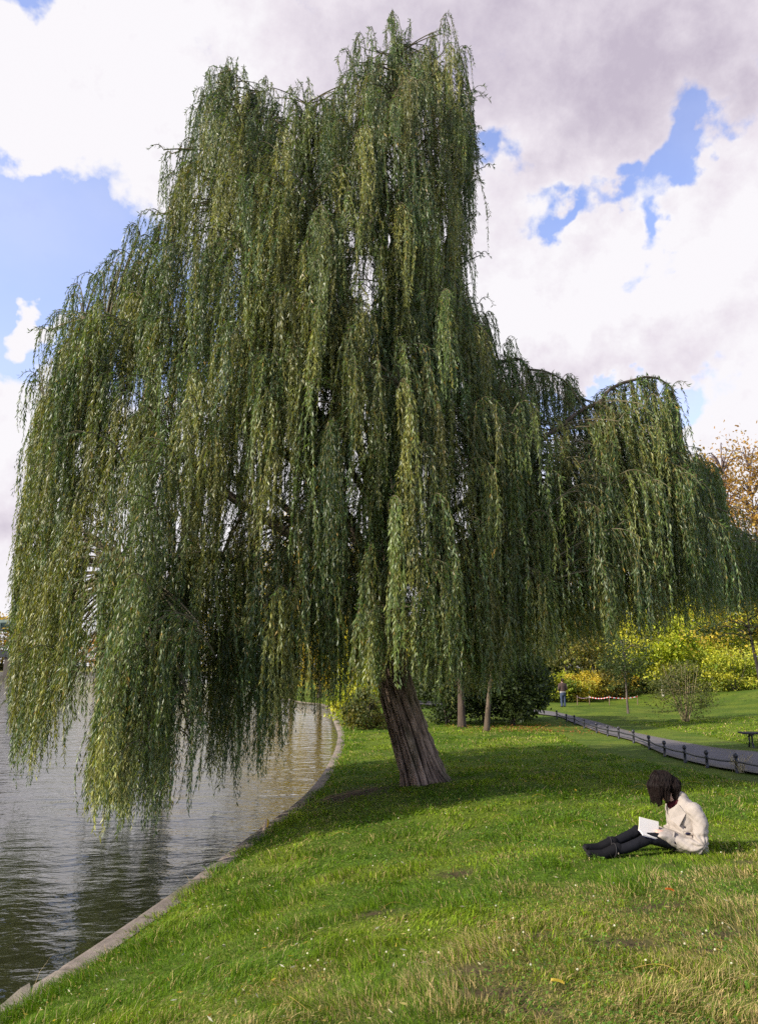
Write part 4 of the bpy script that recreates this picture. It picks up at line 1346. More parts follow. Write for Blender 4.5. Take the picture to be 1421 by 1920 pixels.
    i = np.arange(5)[:, None] * 30; j = np.arange(29)[None]
    q = np.stack([i + j, i + j + 1, i + 30 + j + 1, i + 30 + j], -1).reshape(-1, 4)
    c = np.repeat(np.array([(.13, .12, .10), (.16, .15, .13), (.20, .19, .05), (.17, .16, .05), (.08, .09, .03), (.08, .09, .03)])[:, None], 30, 1)
    tag(g.add(rows.reshape(-1, 3), q, c.reshape(-1, 3)).build('far_bank', M_SOIL), kind='structure')
    for (px, h, seed, pal, lab) in [(4, 19, 61, ORANGE + GOLD, 'orange and gold tree rising behind the bridge at the left edge'), (-60, 18, 62, ORANGE, 'orange tree left of the picture edge behind the bridge'), (60, 14, 63, OLIVE, 'olive tree on the far bank behind the left curtain'), (120, 13, 64, MIDG, 'green tree on the far bank behind the left curtain')]:
        d = 246
        x, y = P(px, d)
        tree('tree', lab, 'tree', (x, y, 2.6), h, (7.5, 5, h * .42), h * .56, pal, 4500, .75, .4, seed, 34)
    for (px, seed, lab) in [(5, 65, 'low dark bush under the bridge deck'), (24, 66, 'ochre bush on the far quay at the bridge foot')]:
        x, y = P(px, 231)
        tree('bush', lab, 'bush', (x, y, 1.5), 3.0, (3.2, 1.6, 1.2), 1.4, OLIVE if seed == 66 else MIDG + OLIVE[:1], 1600, .4, .08, seed, 16, stems=4)

    # ---- steel bridge
    yb = 225.0
    zf = lambda py: CAMZ + float(ray(0, py)[1]) * yb
    xf = lambda px: float(ray(px, 1250)[0]) * yb
    br = thing('bridge', 'green steel arched girder bridge over the water at the left edge', 'bridge', (xf(0), yb, 0))
    ox = np.array([xf(0), yb, 0])
    green = (.070, .105, .085)
    x0, x1 = xf(-260), xf(34)
    xs = np.linspace(x0, x1, 40)
    u = (xs - x0) / (x1 - x0)
    ztop = zf(1168) + 1.0 - 5.0 * ((u - 1.0) ** 2) * 2.2
    zmid = ztop - 2.6
    deck = zf(1219)
    ga = Geo()
    for off_ in (0.0, 7.0):
        v, q = tube(np.stack([xs, np.full(40, yb + off_), ztop - .75], 1), .95, 4, squash=(.45, 1.0)); ga.add(v - ox, q, green)
    ga.build('top_chord', M_STEEL, br)
    gm = Geo()
    v, q = tube(np.stack([xs, np.full(40, yb), zmid - .3], 1), .32, 4); gm.add(v - ox, q, green)
    gm.build('lower_chord', M_STEEL, br)
    v, q = box(((x0 + x1) / 2, yb + 3.5, deck - 1.15), (x1 - x0, 8.0, 1.9)); Geo().add(v - ox, q, (.028, .030, .034)).build('deck', M_STEEL, br)
    for k_ in range(8):
        xx = x1 - 1.2 - k_ * 5.6
        zt = float(np.interp(xx, xs, ztop))
        v, q = box((xx, yb - .1, (zt - .8 + deck - .2) / 2), (.75, .5, zt - .6 - deck)); Geo().add(v - ox, q, green).build('post', M_STEEL, br)
    rl = Geo()
    for zz in (deck + 1.25, deck + .65):
        v, q = box(((x0 + x1) / 2, yb - .5, zz), (x1 - x0, .1, .12)); rl.add(v - ox, q, (.10, .14, .12))
    for xx in np.arange(x0, x1, .9):
        v, q = box((xx, yb - .5, deck + .5), (.09, .09, 1.45)); rl.add(v - ox, q, (.10, .14, .12))
    rl.build('railing', M_STEEL, br)
    for xx in (xf(14), xf(-120)):
        v, q = box((xx, yb + 3.5, (deck - 2.1) / 2 - .3), (2.2, 7.0, deck - 2.1 + .6), bevel=.1); Geo().add(v - ox, q, (.10, .085, .07)).build('pier', M_STONE, br)


build_background()


# ------------------------------------------------------------------ low rail fence along the path
def build_fence():
    px = [1044, 1062, 1077, 1095, 1118, 1139, 1160, 1188, 1217, 1246, 1284, 1325, 1381, 1462, 1560]
    pe = np.array([np.interp(p, [q[0] for q in pl[::-1]], [q[1] for q in pl[::-1]]) for p in px])
    pts = []
    for a, b in zip(px, pe):
        zg = -2.1 if a > 1300 else -2.1 - (1300 - a) / 270 * 0.6
        q = on_plane(a, b + 1.5, CAMZ + zg)
        pts.append(gpt(q[0], q[1]))
    pts = np.array(pts)
    o = thing('low_rail_fence', 'low black iron rail fence with ball-topped posts along the path', 'fence', pts[-1])
    org = pts[-1]
    H = .36
    prof = [(.038, -.25), (.038, .02), (.034, .03), (.030, .20), (.044, .215), (.044, .24), (.030, .25), (.024, .268), (.036, .28), (.046, .30), (.050, .325), (.046, .35), (.034, .368), (.014, .378)]
    for p in pts:
        a = np.linspace(0, 2 * math.pi, 14, endpoint=False)
        s = 0.98
        rings = [np.stack([p[0] + r * s * np.cos(a), p[1] + r * s * np.sin(a), np.full(14, p[2] + z * s)], 1) for r, z in prof]
        v, q = loft(rings)
        Geo().add(v - org, q, (.018, .018, .022)).build('post', M_IRON, o, True)
    for a, b in zip(pts[:-1], pts[1:]):
        d = b - a; L = np.linalg.norm(d); d /= L
        pth = [a + d * .045 + np.array([0, 0, .20]), a + d * L * .5 + np.array([0, 0, .185]), b - d * .045 + np.array([0, 0, .20])]
        v, q = tube(pth, .024, 6)
        Geo().add(v - org, q, (.02, .02, .024)).build('rail', M_IRON, o)
    # dry stalks at the near post
    rng = np.random.default_rng(3)
    p = ground_at(1388, 1447)
    g = Geo()
    for k in range(46):
        a = rng.uniform(0, 6.28); l = rng.uniform(.15, .40)
        b = np.array([rng.normal() * .05, rng.normal() * .05, -.02])
        d = np.array([math.cos(a) * .35, math.sin(a) * .35, 1.0])
        t = np.linspace(0, 1, 5)[:, None]
        pth = b + d * l * t + np.array([math.cos(a), math.sin(a), -.4]) * .25 * l * t ** 2
        v, q = tube(pth, np.linspace(.004, .002, 5), 3, caps=False)
        g.add(v, q, np.array([.46, .38, .22]) * rng.uniform(.7, 1.2))
        v, q = ellipsoid(pth[-1], (.006, .006, .028), nu=5, nv=4); g.add(v, q, np.array([.50, .42, .26]))
    t_ = g.build('dry_grass_tuft', M_GRASS); t_.location = p
    tag(t_, 'tuft of tall dry straw stalks beside the nearest fence post', 'dry grass')


build_fence()


# ------------------------------------------------------------------ bench beyond the path
def build_bench():
    p = ground_at(1408, 1400)
    o = thing('park_bench', 'dark backless park bench cut by the right edge beyond the path', 'bench', p, math.radians(-8))
    for k in range(4):
        v, q = box((.62, -.18 + k * .12, .36), (1.75, .095, .04), bevel=.008)
        Geo().add(v, q, (.035, .032, .030)).build('seat_slat', M_WOOD, o)
    for x in (0.0, 1.25):
        for s in (-1, 1):
            v, q = tube([(x, s * .05, .33), (x, s * .12, .25), (x, s * .10, .12), (x, s * .20, -.04)], [.032, .026, .022, .03], 8)
            Geo().add(v, q, (.015, .015, .017)).build('leg', M_IRON, o)
        v, q = box((x, 0, .325), (.05, .44, .03), bevel=.006); Geo().add(v, q, (.015, .015, .017)).build('bracket', M_IRON, o)


build_bench()


# ------------------------------------------------------------------ barrier tape on canes
def build_tape():
    ps = [ground_at(x, y) for x, y in ((1082, 1321), (1108, 1322), (1142, 1322), (1199, 1323))]
    ps = [gpt(p[0] * 49 / p[1], 49.0 + 0.4 * (i % 2)) for i, p in enumerate(ps)]
    o = thing('barrier_tape', 'red and white barrier tape strung between thin canes before the wood', 'tape', ps[0])
    for p in ps:
        v, q = tube([p + np.array([0, 0, -.1]), p + np.array([0.02, 0, .62])], .03, 6); Geo().add(v - ps[0], q, (.16, .11, .07)).build('cane', M_WOOD, o)
    g = Geo()
    for a, b in zip(ps[:-1], ps[1:]):
        n = 14
        for k in range(n):
            t0, t1 = k / n, (k + 1) / n
            f = lambda t: a + (b - a) * t + np.array([0, -.035, .50 - .10 * math.sin(math.pi * t)])
            A, B = f(t0), f(t1)
            w = np.array([0, 0, .05]); th = np.array([0, .004, 0])
            v = [A, B, B + w, A + w, A + th, B + th, B + w + th, A + w + th]
            g.add(np.array(v) - ps[0], [[0, 1, 2, 3], [5, 4, 7, 6], [3, 2, 6, 7], [1, 0, 4, 5]], (.62, .05, .04) if k % 2 else (.75, .72, .70))
    g.build('tape_strip', M_TAPE, o)


build_tape()


# ------------------------------------------------------------------ stake on the kerb, single fallen leaves
def build_small():
    p = on_plane(493, 1557, KERB_Z)
    p = gpt(p[0] + .05, p[1])
    o = thing('stake', 'short pale wooden stake with yellow tip standing at the water edge', 'stake', p)
    v, q = tube([(-.035, 0, -.1), (-.03, 0, .03), (0, 0, .12), (.008, 0, .175), (.012, 0, .19)], [.034, .033, .030, .026, .012], 9)
    Geo().add(v, q, (.46, .35, .24)).build('post', M_WOOD, o, True)
    v, q = tube([(.022, -.016, .07), (.028, -.012, .12), (.026, -.008, .165), (.014, 0, .193)], [.014, .019, .019, .01], 8)
    Geo().add(v, q, (.55, .36, .03)).build('yellow_patch', M_WOOD, o, True)
    rng = np.random.default_rng(4)
    for (px, py, col, L, lab) in [(1256, 1688, (.45, .12, .02), .06, 'single orange brown leaf on the grass below the reader'), (1078, 1490, (.62, .42, .04), .09, 'bright yellow fallen leaf on the lawn left of the reader'), (1046, 1870, (.60, .45, .08), .065, 'pale yellow fallen leaf in the dry grass nearest the camera')]:
        p = ground_at(px, py) + np.array([0, 0, .055])
        n = 9; t = np.linspace(0, 1, n)
        w = np.sin(t * math.pi) ** .7 * .42 * L + .002
        g = Geo()
        l = np.stack([t * L - L / 2, w * .5, .016 + .006 * np.sin(t * 3)], 1); r = l * np.array([1, -1, 1]); m = np.stack([t * L - L / 2, 0 * t, .004 + .006 * np.sin(t * 3)], 1)
        v = np.concatenate([l, m, r]); i = np.arange(n - 1)[:, None]
        g.add(v, np.concatenate([np.concatenate([i, i + 1, i + n + 1, i + n], 1), np.concatenate([i + n, i + n + 1, i + 2 * n + 1, i + 2 * n], 1)]), col)
        ob = g.build('fallen_leaf', M_LEAF); ob.location = p; ob.rotation_euler = (.35, -.1, rng.uniform(0, 3))
        tag(ob, lab, 'leaf')


build_small()


# ------------------------------------------------------------------ people
def taper(p0, p1, r0, r1, n=14, squash=None):
    """capsule from p0 to p1"""
    p0 = np.asarray(p0, float); p1 = np.asarray(p1, float)
    d = p1 - p0; L = np.linalg.norm(d); d = d / L
    t = [-r0 * .95, -r0 * .7, -r0 * .35, 0, L * .33, L * .66, L, L + r1 * .35, L + r1 * .7, L + r1 * .95]
    r = [r0 * .3, r0 * .71, r0 * .94, r0, r0 * .67 + r1 * .33, r0 * .33 + r1 * .67, r1, r1 * .94, r1 * .71, r1 * .3]
    return tube(np.array([p0 + d * a for a in t]), r, n, True, squash)


def limb(points, radii, n=14):
    p = smoothpath(points, 5)
    r = np.interp(np.linspace(0, len(points) - 1, len(p)), np.arange(len(points)), radii)
    v, q = tube(p, r, n)
    return [(v, q), ellipsoid(points[0], (radii[0],) * 3), ellipsoid(points[-1], (radii[-1],) * 3)]


def ringz(cx, cz, a, b, tilt=0.0, n=28, p=2.3, cyy=0.0):
    """superellipse ring, half-thickness a (front-back, x) and b (side, y), tilted about y"""
    t = np.linspace(0, 2 * math.pi, n, endpoint=False)
    x = np.sign(np.cos(t)) * np.abs(np.cos(t)) ** (2 / p) * a
    y = np.sign(np.sin(t)) * np.abs(np.sin(t)) ** (2 / p) * b
    return np.stack([cx + x * math.cos(tilt), cyy + y, cz + x * math.sin(tilt)], 1)


def hand(wrist, fwd, palm_n, thumb_side, curl, s=1.0):
    """palm, four unequal bent fingers and a thumb from the side of the palm; closed pieces to be fused"""
    w = np.asarray(wrist, float); f = np.asarray(fwd, float); f /= np.linalg.norm(f)
    nn = np.asarray(palm_n, float); nn = nn - f * nn.dot(f); nn /= np.linalg.norm(nn)
    sd = np.cross(f, nn) * thumb_side
    out = [tube(np.array([w - f * .02 * s, w + f * .02 * s, w + f * .05 * s, w + f * .085 * s]), [.024 * s, .030 * s, .036 * s, .034 * s], 12, True)]
    for k, (o_, L) in enumerate(((.027, .070), (.009, .080), (-.009, .074), (-.026, .058))):
        b = w + f * .078 * s + sd * o_ * s
        c1 = curl * .7; c2 = curl * 1.5; c3 = curl * 2.1
        p1 = b + (f * math.cos(c1) + nn * math.sin(c1)) * L * .45 * s
        p2 = p1 + (f * math.cos(c2) + nn * math.sin(c2)) * L * .32 * s
        p3 = p2 + (f * math.cos(c3) + nn * math.sin(c3)) * L * .26 * s
        out.append(tube(np.array([b - f * .012 * s, p1, p2, p3]), [.0095 * s, .0088 * s, .008 * s, .007 * s], 8, True))
    b = w + f * .028 * s + sd * .026 * s
    p1 = b + (f * .55 + sd * .7 + nn * .25) * .040 * s
    p2 = p1 + (f * .85 + sd * .15 + nn * .45) * .034 * s
    out.append(tube(np.array([b - sd * .012 * s, p1, p2]), [.013 * s, .0105 * s, .008 * s], 8, True))
    return out


def build_reader():
    rng = np.random.default_rng(12)
    P = thing('person', 'woman in cream trench coat and black boots sitting on grass reading', 'person', WOMAN + np.array([0, 0, -.015]), math.radians(9))
    S = 1.296e-3 * 1.02       # metres per pixel of the enlarged view
    Z = lambda zx, zy, y=0.0: np.array([(zx - 950) * S, y, (770 - zy) * S])

    # ---- body: head, neck, trunk core, arms, hands, legs as one surface
    head_c = Z(778, 300)
    tilt = math.radians(-48)
    fx = np.array([-math.cos(tilt), 0, math.sin(tilt)])     # where the face points: forward and down
    ux = np.array([math.sin(tilt), 0, math.cos(tilt)]) * 1.0  # crown of the head
    ux = np.array([-math.sin(-tilt), 0, math.cos(tilt)])
    pieces = [ellipsoid(head_c, (.094, .074, .112), (0, tilt, 0), 20, 14),
              ellipsoid(head_c + fx * .055 - ux * .055, (.05, .05, .06), (0, tilt, 0)),          # jaw
              ellipsoid(head_c + fx * .098 - ux * .012, (.020, .012, .024), (0, tilt, 0)),        # nose
              ellipsoid(head_c + fx * .086 - ux * .048, (.014, .024, .008), (0, tilt, 0)),        # lips
              ellipsoid(head_c + fx * .082 + ux * .020, (.016, .050, .010), (0, tilt, 0)),        # brow
              ellipsoid(head_c + np.array([.01, -.075, -.01]), (.020, .010, .030), (0, tilt, 0)), # ears
              ellipsoid(head_c + np.array([.01, .075, -.01]), (.020, .010, .030), (0, tilt, 0)),
              taper(head_c + np.array([.05, 0, -.05]), Z(890, 440), .058, .066)]
    pieces.append(loft([ringz(.01, .05, .10, .15), ringz(.02, .16, .09, .14), ringz(0, .30, .10, .145), ringz(-.03, .42, .09, .15), ringz(-.07, .50, .06, .09)]))
    for s in (-1, 1):
        pieces += limb([(-.01, s * .165, .43), (-.035, s * .205, .15), (-.22, s * .12, .175), (-.285, s * .075, .198)], [.05, .042, .034, .024])
        pieces += limb([(.0, s * .09, .085), (-.24, s * .10, .130), (-.47, s * .098, .155 + .02 * (s > 0)), (-.68, s * .083, .090 + .025 * (s > 0)), (-.86, s * .065, .05 + .03 * (s > 0))], [.064, .050, .030, .029, .024])
    # hands on the book's right half
    pieces += hand((-.285, -.075, .200), (-1, .30, .10), (0.25, .25, -1), 1, .45)
    pieces += hand((-.285, .075, .205), (-1, -.25, .12), (0.25, -.25, -1), -1, .45)
    fused('body', pieces, .0055, M_SKIN, P, 2, (.55, .33, .25))

    # ---- trousers: legs only
    tp = []
    for s in (-1, 1):
        up = .026 * (s > 0)
        tp += limb([(.02, s * .085, .092), (-.24, s * .10, .135), (-.455, s * .10, .170 + up), (-.52, s * .098, .152 + up), (-.68, s * .085, .096 + up), (-.84, s * .068, .062 + up)], [.080, .068, .054, .052, .047, .038])

    def wrinkle(v, n):
        w = fbm(v[:, 0] * 26 + v[:, 2] * 10, v[:, 1] * 18 + v[:, 2] * 22, 3) - .5
        k = np.exp(-((v[:, 0] + .48) / .10) ** 2) + .4
        c = np.array([.007, .007, .009]) * (0.8 + .5 * fbm(v[:, 0] * 12, v[:, 2] * 12, 2))[:, None]
        return v + n * (w * .012 * k)[:, None], c
    fused('trousers', tp, .008, M_CLOTH, P, 3, after=wrinkle)

    # ---- boots
    for s in (-1, 1):
        up = .03 * (s > 0); sx = .018 * (s > 0)
        y = s * .065
        bp = limb([(-.775 + sx, y, .085 + up), (-.85 + sx, y, .060 + up), (-.915 + sx, y, .040 + up)], [.053, .050, .046])
        bp += [taper((-.92 + sx, y, .034 + up), (-1.03 + sx, y - .01 * s, .045 + up), .047, .036), ellipsoid((-1.055 + sx, y - .01 * s, .052 + up), (.034, .036, .030), (0, .3, 0)),
               ellipsoid((-.925 + sx, y, .004 + up), (.045, .036, .026))]
        b = fused('boot', bp, .007, M_LEATHER, P, 3, (.005, .0045, .005))
        v, q = tube([(-.93 + sx, y, -.022 + up), (-.99 + sx, y, -.012 + up), (-1.06 + sx, y - .01 * s, .018 + up), (-1.088 + sx, y - .01 * s, .055 + up)], [.034, .038, .034, .016], 10, squash=(1, .32))
        Geo().add(v, q, (.022, .020, .019)).build('sole', M_LEATHER, b, True)
        for dx in (0, .05):
            a = np.linspace(0, 2 * math.pi, 24)
            pth = np.stack([-.82 + sx - dx + .012 * np.sin(a), y + .062 * np.cos(a), .07 - dx * .35 + up + .062 * np.sin(a)], 1)
            v, q = tube(pth, .0055, 5, caps=False)
            if dx == 0:
                Geo().add(v, q, (.020, .018, .018)).build('strap', M_LEATHER, b)
        if s < 0:
            v, q = box((-.80, y - .060, .055), (.014, .006, .016), (0, .3, 0), .003); Geo().add(v, q, (.30, .24, .16)).build('buckle', M_IRON, b)

    # ---- coat
    cream = np.array([.31, .268, .228])
    rings = [ringz(.005, .012, .125, .195, 0, p=2.6), ringz(.008, .05, .140, .205, 0, p=2.6), ringz(.0, .12, .146, .20), ringz(-.004, .20, .148, .188), ringz(-.014, .28, .152, .190), ringz(-.022, .36, .146, .198),
             ringz(-.030, .42, .128, .200, -.10), ringz(-.044, .475, .105, .170, -.25), ringz(-.062, .52, .080, .115, -.40), ringz(-.078, .555, .062, .078, -.55)]
    cp = [loft(rings)]
    for s in (-1, 1):
        cp.append(ellipsoid((-.035, s * .150, .440), (.075, .060, .055)))
    # skirt over the lap and the thighs
    sk = []
    for u in np.linspace(0, 1, 9):
        x = -.02 - u * .36
        top = .165 + .055 * math.sin(u * 2.0)
        bot = .005 + .20 * u ** 1.5
        w = .205 - .03 * u
        a = np.linspace(0, 2 * math.pi, 24, endpoint=False)
        zc, hz = (top + bot) / 2, (top - bot) / 2 + .006
        sk.append(np.stack([np.full(24, x) + .03 * np.sin(a) , w * np.sign(np.cos(a)) * np.abs(np.cos(a)) ** .55, zc + hz * np.sign(np.sin(a)) * np.abs(np.sin(a)) ** .7], 1))
    cp.append(loft(sk))

    def folds(v, n):
        x, y, z = v.T
        f1 = fbm(x * 9 + z * 14, y * 11 - z * 7 + 20, 3) - .5
        f2 = fbm(x * 22 - z * 16 + 5, y * 20 + z * 12, 3) - .5
        el = np.exp(-((x + .05) ** 2 + (np.abs(y) - .23) ** 2 + (z - .15) ** 2) / .10 ** 2)
        ray_ = np.sin(np.arctan2(z - .14, x + .03) * 9 + y * 20) * el * np.exp(-((np.abs(y) - .27) / .08) ** 2)
        wst = np.exp(-((z - .215) / .018) ** 2) * (x > -.12)
        d = f1 * .022 + f2 * .008 + ray_ * .013 - wst * .010
        c = cream[None] * (0.93 + .14 * fbm(x * 20, y * 20 + z * 15, 2))[:, None]
        return v + n * (d * 1.35)[:, None], c
    coat = fused('coat', cp, .009, M_CLOTH, P, 3, after=folds)

    for s in (-1, 1):
        sp = [ellipsoid((-.030, s * .165, .430), (.082, .070, .066))]
        sp += limb([(-.025, s * .180, .42), (-.004, s * .232, .30), (-.028, s * .250, .165), (-.058, s * .246, .122), (-.15, s * .195, .132), (-.278, s * .098, .183)], [.078, .074, .071, .068, .058, .047])
        sl = fused('sleeve', sp, .008, M_CLOTH, coat, 2, after=folds)

    def coat_bit(name, v, q, col, mat=M_CLOTH, sm=False):
        return Geo().add(v, q, col).build(name, mat, coat, sm)
    # belt
    a = np.linspace(0, 2 * math.pi, 40)
    pth = np.stack([-.003 + .154 * np.cos(a), .194 * np.sin(a), np.full(40, .215)], 1)
    v, q = tube(pth, .020, 6, caps=False, squash=(.35, 1.0)); coat_bit('belt', v, q, cream * .9, sm=True)
    # collar: a soft band turned down round the neck, and the near lapel
    a = np.linspace(0, 2 * math.pi, 36)
    tl = -.62
    ex = np.array([math.cos(tl), 0, math.sin(tl)]) * -1
    cpth = Z(900, 362) + np.cos(a)[:, None] * ex * .094 + np.sin(a)[:, None] * np.array([0, .098, 0])
    v, q = tube(cpth, .026 + .004 * np.sin(a * 3), 8, caps=False, squash=(.45, 1.0)); coat_bit('collar', v, q, cream * 1.03, sm=True)
    for s in (-1, 1):
        l0 = Z(850, 412, s * .10); l1 = Z(884, 470, s * .145); l2 = Z(832, 560, s * .125); l3 = Z(792, 520, s * .055); l4 = Z(800, 455, s * .045)
        th = np.array([-.010, s * .012, .004])
        pts = np.array([l0, l1, l2, l3, l4]) + np.array([-.012, s * .018, 0])
        v = np.concatenate([pts, pts + th])
        g = Geo().add(v, [[0, 1, 2, 3], [8, 7, 6, 5]], cream * 1.02)
        g.f.append((np.array([[0, 3, 4], [9, 8, 5]]), 0))
        g.f.append((np.array([[0, 5, 6, 1], [1, 6, 7, 2], [2, 7, 8, 3], [3, 8, 9, 4], [4, 9, 5, 0]]), 0))
        if s < 0:
            g.build('lapel', M_CLOTH, coat)
        # cuff strap and buckle
        p0 = np.array([-.235, s * .128, .172]); ax = np.array([-.82, -s * .50, .30]); ax /= np.linalg.norm(ax)
        e1 = np.cross(ax, [0, 0, 1]); e1 /= np.linalg.norm(e1); e2 = np.cross(e1, ax)
        a = np.linspace(0, 2 * math.pi, 20)
        v, q = tube(p0 + .056 * (np.cos(a)[:, None] * e1 + np.sin(a)[:, None] * e2), .011, 5, caps=False, squash=(.5, 1))
        coat_bit('cuff_strap', v, q, cream * .92, sm=True)
        if s < 0:
            v, q = box(p0 + np.array([-.005, -.050, -.030]), (.045, .012, .020), (0, .35, .5), .004); coat_bit('cuff_buckle', v, q, (.015, .014, .022), M_LEATHER)
    # dark button panel at the waist
    v, q = ellipsoid(Z(858, 600, -.205), (.034, .012, .013), (0, .1, .25)); coat_bit('button', v, q, (.020, .018, .040), M_LEATHER, True)
    for (zx, zy) in ((838, 470), (845, 545)):
        v, q = ellipsoid(Z(zx + 18, zy + 20, -.150), (.010, .005, .010)); coat_bit('button', v, q, (.03, .025, .03), M_LEATHER, True)
    # scarf
    v, q = [], []
    g = fused('scarf', [tube(np.stack([-.100 + .062 * np.cos(t_), .072 * np.sin(t_), .505 - .045 * np.cos(t_ + math.pi) * 1.0 - .0 * t_], 1), .030, 10) for t_ in [np.linspace(0.0, 2 * math.pi, 26)]] + [ellipsoid(Z(822, 428, -.02), (.034, .045, .040))], .007, M_CLOTH, P, 3, (.045, .006, .010))

    # ---- hair: a full bob falling forward over the face
    hc = Z(788, 290)

    def clump(v, n):
        a = np.arctan2(v[:, 1] - hc[1], v[:, 0] - hc[0])
        w = fbm(a * 7 + 3, v[:, 2] * 3 + 2, 3) - .5
        w2 = fbm(a * 22, v[:, 2] * 5 + 9, 2) - .5
        c = np.array([.009, .0055, .0045]) * (.7 + .7 * fbm(a * 16, v[:, 2] * 4, 3))[:, None]
        return v + n * (w * .020 + w2 * .010)[:, None], c
    hp = [ellipsoid(Z(782, 268), (.108, .090, .108), (0, -.6, 0), 24, 16), ellipsoid(Z(738, 265, 0), (.064, .080, .105), (0, .15, 0), 20, 14), ellipsoid(Z(850, 285), (.075, .085, .075), (0, .6, 0)),
          taper(Z(722, 290, -.045), Z(722, 405, -.050), .058, .022), taper(Z(706, 290, .02), Z(708, 395, .02), .048, .018), taper(Z(770, 290, -.065), Z(776, 385, -.070), .050, .018), taper(Z(845, 300, -.06), Z(850, 372, -.06), .052, .024),
          taper(Z(718, 300, .065), Z(716, 390, .065), .045, .018), taper(Z(820, 300, .065), Z(826, 372, .065), .050, .020), taper(Z(882, 285, 0), Z(890, 330, 0), .050, .03)]
    hair = fused('hair', hp, .007, M_HAIR, P, 3, after=clump)
    g = Geo()
    # locks follow the fused surface downwards, so they lie on it like combed hair
    hv = np.array([v_.co[:] for v_ in hair.data.vertices]); hn = np.array([v_.normal[:] for v_ in hair.data.vertices])
    start = np.where(hv[:, 2] > Z(0, 360)[2])[0]
    for k in rng.choice(start, 2600):
        p = hv[k] + hn[k] * .002; n = hn[k].copy()
        L = rng.uniform(.05, .16); pth = [p.copy()]
        sdw = rng.normal() * .12
        for st_ in range(8):
            t_ = np.array([-.12, 0, -1.0]) + np.array([-n[1], n[0], 0]) * sdw
            t_ = t_ - n * min(0, t_.dot(n)) * .0
            t_ = t_ - n * t_.dot(n)
            if np.linalg.norm(t_) < .25:
                t_ = t_ + np.array([n[0], n[1], 0]) * .6 + np.array([-.2, rng.normal() * .3, 0])
            t_ /= np.linalg.norm(t_) + 1e-9
            p = p + t_ * L / 8
            j = int(np.argmin(((hv - p) ** 2).sum(1)))
            n = hn[j]
            if st_ < 6:
                p = p * .4 + (hv[j] + n * (.003 + .004 * rng.random())) * .6
            pth.append(p.copy())
        v, q = tube(np.array(pth), np.linspace(.0016, .0006, 9), 3, caps=False)
        g.add(v, q, np.array([.011, .0065, .0052]) * rng.uniform(.4, 1.8))
    g.build('strands', M_HAIR, hair)

    # ---- the book is held: a thing of its own
    M_ = P.matrix_basis
    bk = thing('book', 'open paperback book with white pages resting on the reader\'s lap', 'book', WOMAN + np.array([0, 0, -.015]), math.radians(9))
    A = Z(542, 594, -.035); B = Z(690, 632, -.035)
    e = B - A; e /= np.linalg.norm(e)
    Lb = np.linalg.norm(B - A)

    def leafpile(name, wdir, wid, thick, col, off, curve, nn):
        wdir = np.asarray(wdir, float); wdir /= np.linalg.norm(wdir)
        nv = np.cross(e, wdir); nv /= np.linalg.norm(nv)
        if nv[2] < 0: nv = -nv
        k = 9
        top, bot = [], []
        for t in np.linspace(0, 1, k):
            c_ = A + wdir * wid * t + nv * (off + curve * math.sin(t * 2.6))
            top.append((c_ + nv * thick, c_ + nv * thick + e * Lb)); bot.append((c_, c_ + e * Lb))
        top = np.array(top); bot = np.array(bot)
        rr = np.stack([bot[:, 0], bot[:, 1], top[:, 1], top[:, 0]], 1)
        v, q = loft(rr)
        return Geo().add(v, q, col).build(name, nn, bk)
    up1 = np.array([.04, .045, .118]); dn = np.array([-.02, -.12, -.030])
    leafpile('page_block', up1, .125, .008, (.60, .56, .51), 0.004, .008, M_PAPER)
    leafpile('page_block', dn, .120, .012, (.60, .56, .51), 0.004, .006, M_PAPER)
    leafpile('cover', up1, .130, .003, (.42, .40, .10), -.001, .008, M_LEATHER)
    leafpile('cover', dn, .126, .003, (.02, .02, .07), -.001, .006, M_LEATHER)


build_reader()


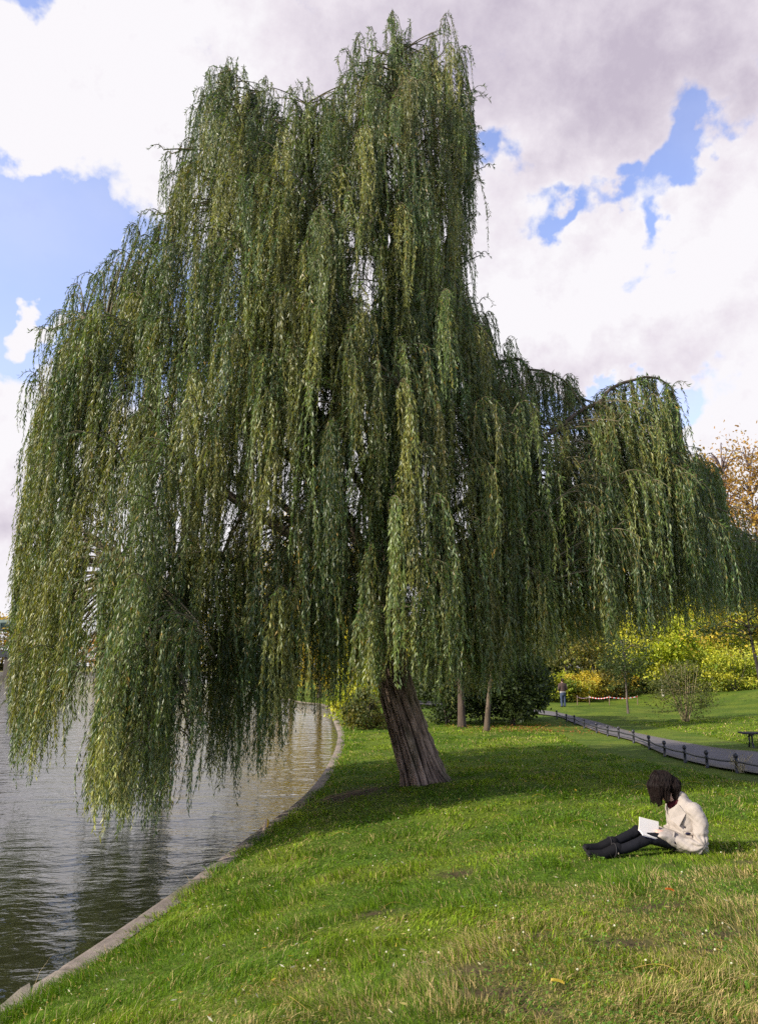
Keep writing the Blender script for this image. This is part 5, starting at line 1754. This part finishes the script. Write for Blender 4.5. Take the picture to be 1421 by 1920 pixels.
def build_walker():
    p = gpt(float(ray(1052, 1250)[0]) * 47.0, 47.0)
    P = thing('person', 'man in brown jacket and blue jeans standing with his back turned beyond the path', 'person', p, math.radians(10))
    body = [ellipsoid((0, .02, 1.62), (.078, .095, .115), (0, 0, 0)), taper((0, 0, 1.42), (0, .01, 1.56), .06, .055), loft([ringz(0, .88, .16, .11), ringz(0, 1.1, .15, .10), ringz(0, 1.3, .19, .11), ringz(0, 1.42, .15, .09), ringz(0, 1.48, .07, .06)]),
            ellipsoid((0, .115, 1.60), (.014, .02, .02)), ellipsoid((-.08, .02, 1.61), (.01, .02, .03)), ellipsoid((.08, .02, 1.61), (.01, .02, .03))]
    for s in (-1, 1):
        body += limb([(s * .09, 0, .86), (s * .095, .01, .48), (s * .095, -.01, .08)], [.085, .058, .042])
        body += [taper((s * .10, -.02, .045), (s * .11, .15, .035), .045, .035)]
        body += limb([(s * .20, 0, 1.38), (s * .25, -.03, 1.12), (s * .19, .14, 1.0)], [.055, .045, .035])
        body += hand((s * .18, .15, .995), (-s * .5, .9, .1), (0, 0, -1), s, .5)
    fused('body', body, .010, M_SKIN, P, 2, (.45, .27, .2))
    jk = [loft([ringz(0, .93, .185, .13), ringz(0, 1.1, .18, .13), ringz(0, 1.30, .215, .14), ringz(0, 1.41, .19, .115), ringz(0, 1.49, .085, .08)])]
    for s in (-1, 1):
        jk += limb([(s * .195, 0, 1.38), (s * .265, -.03, 1.12), (s * .20, .13, 1.0)], [.075, .065, .05])
    fused('jacket', jk, .014, M_CLOTH, P, 3, (.075, .050, .042))
    tr = [loft([ringz(0, .70, .15, .12), ringz(0, .82, .17, .13), ringz(0, .93, .165, .12)])]
    for s in (-1, 1):
        tr += limb([(s * .09, 0, .80), (s * .10, .01, .48), (s * .10, -.01, .07)], [.10, .078, .070])
    fused('jeans', tr, .014, M_CLOTH, P, 3, (.050, .066, .105))
    v, q = loft([ringz(0, .885, .182, .132), ringz(0, .925, .190, .140)]); Geo().add(v, q, (.55, .52, .50)).build('waist_band', M_CLOTH, P, True)
    fused('hair', [ellipsoid((0, -.005, 1.66), (.088, .10, .09)), ellipsoid((0, -.03, 1.60), (.080, .075, .08))], .012, M_HAIR, P, 2, (.035, .022, .015))
    for s in (-1, 1):
        fused('shoe', [taper((s * .10, -.03, .04), (s * .11, .16, .03), .052, .042)], .010, M_LEATHER, P, 2, (.03, .025, .022))


build_walker()
print('script done')
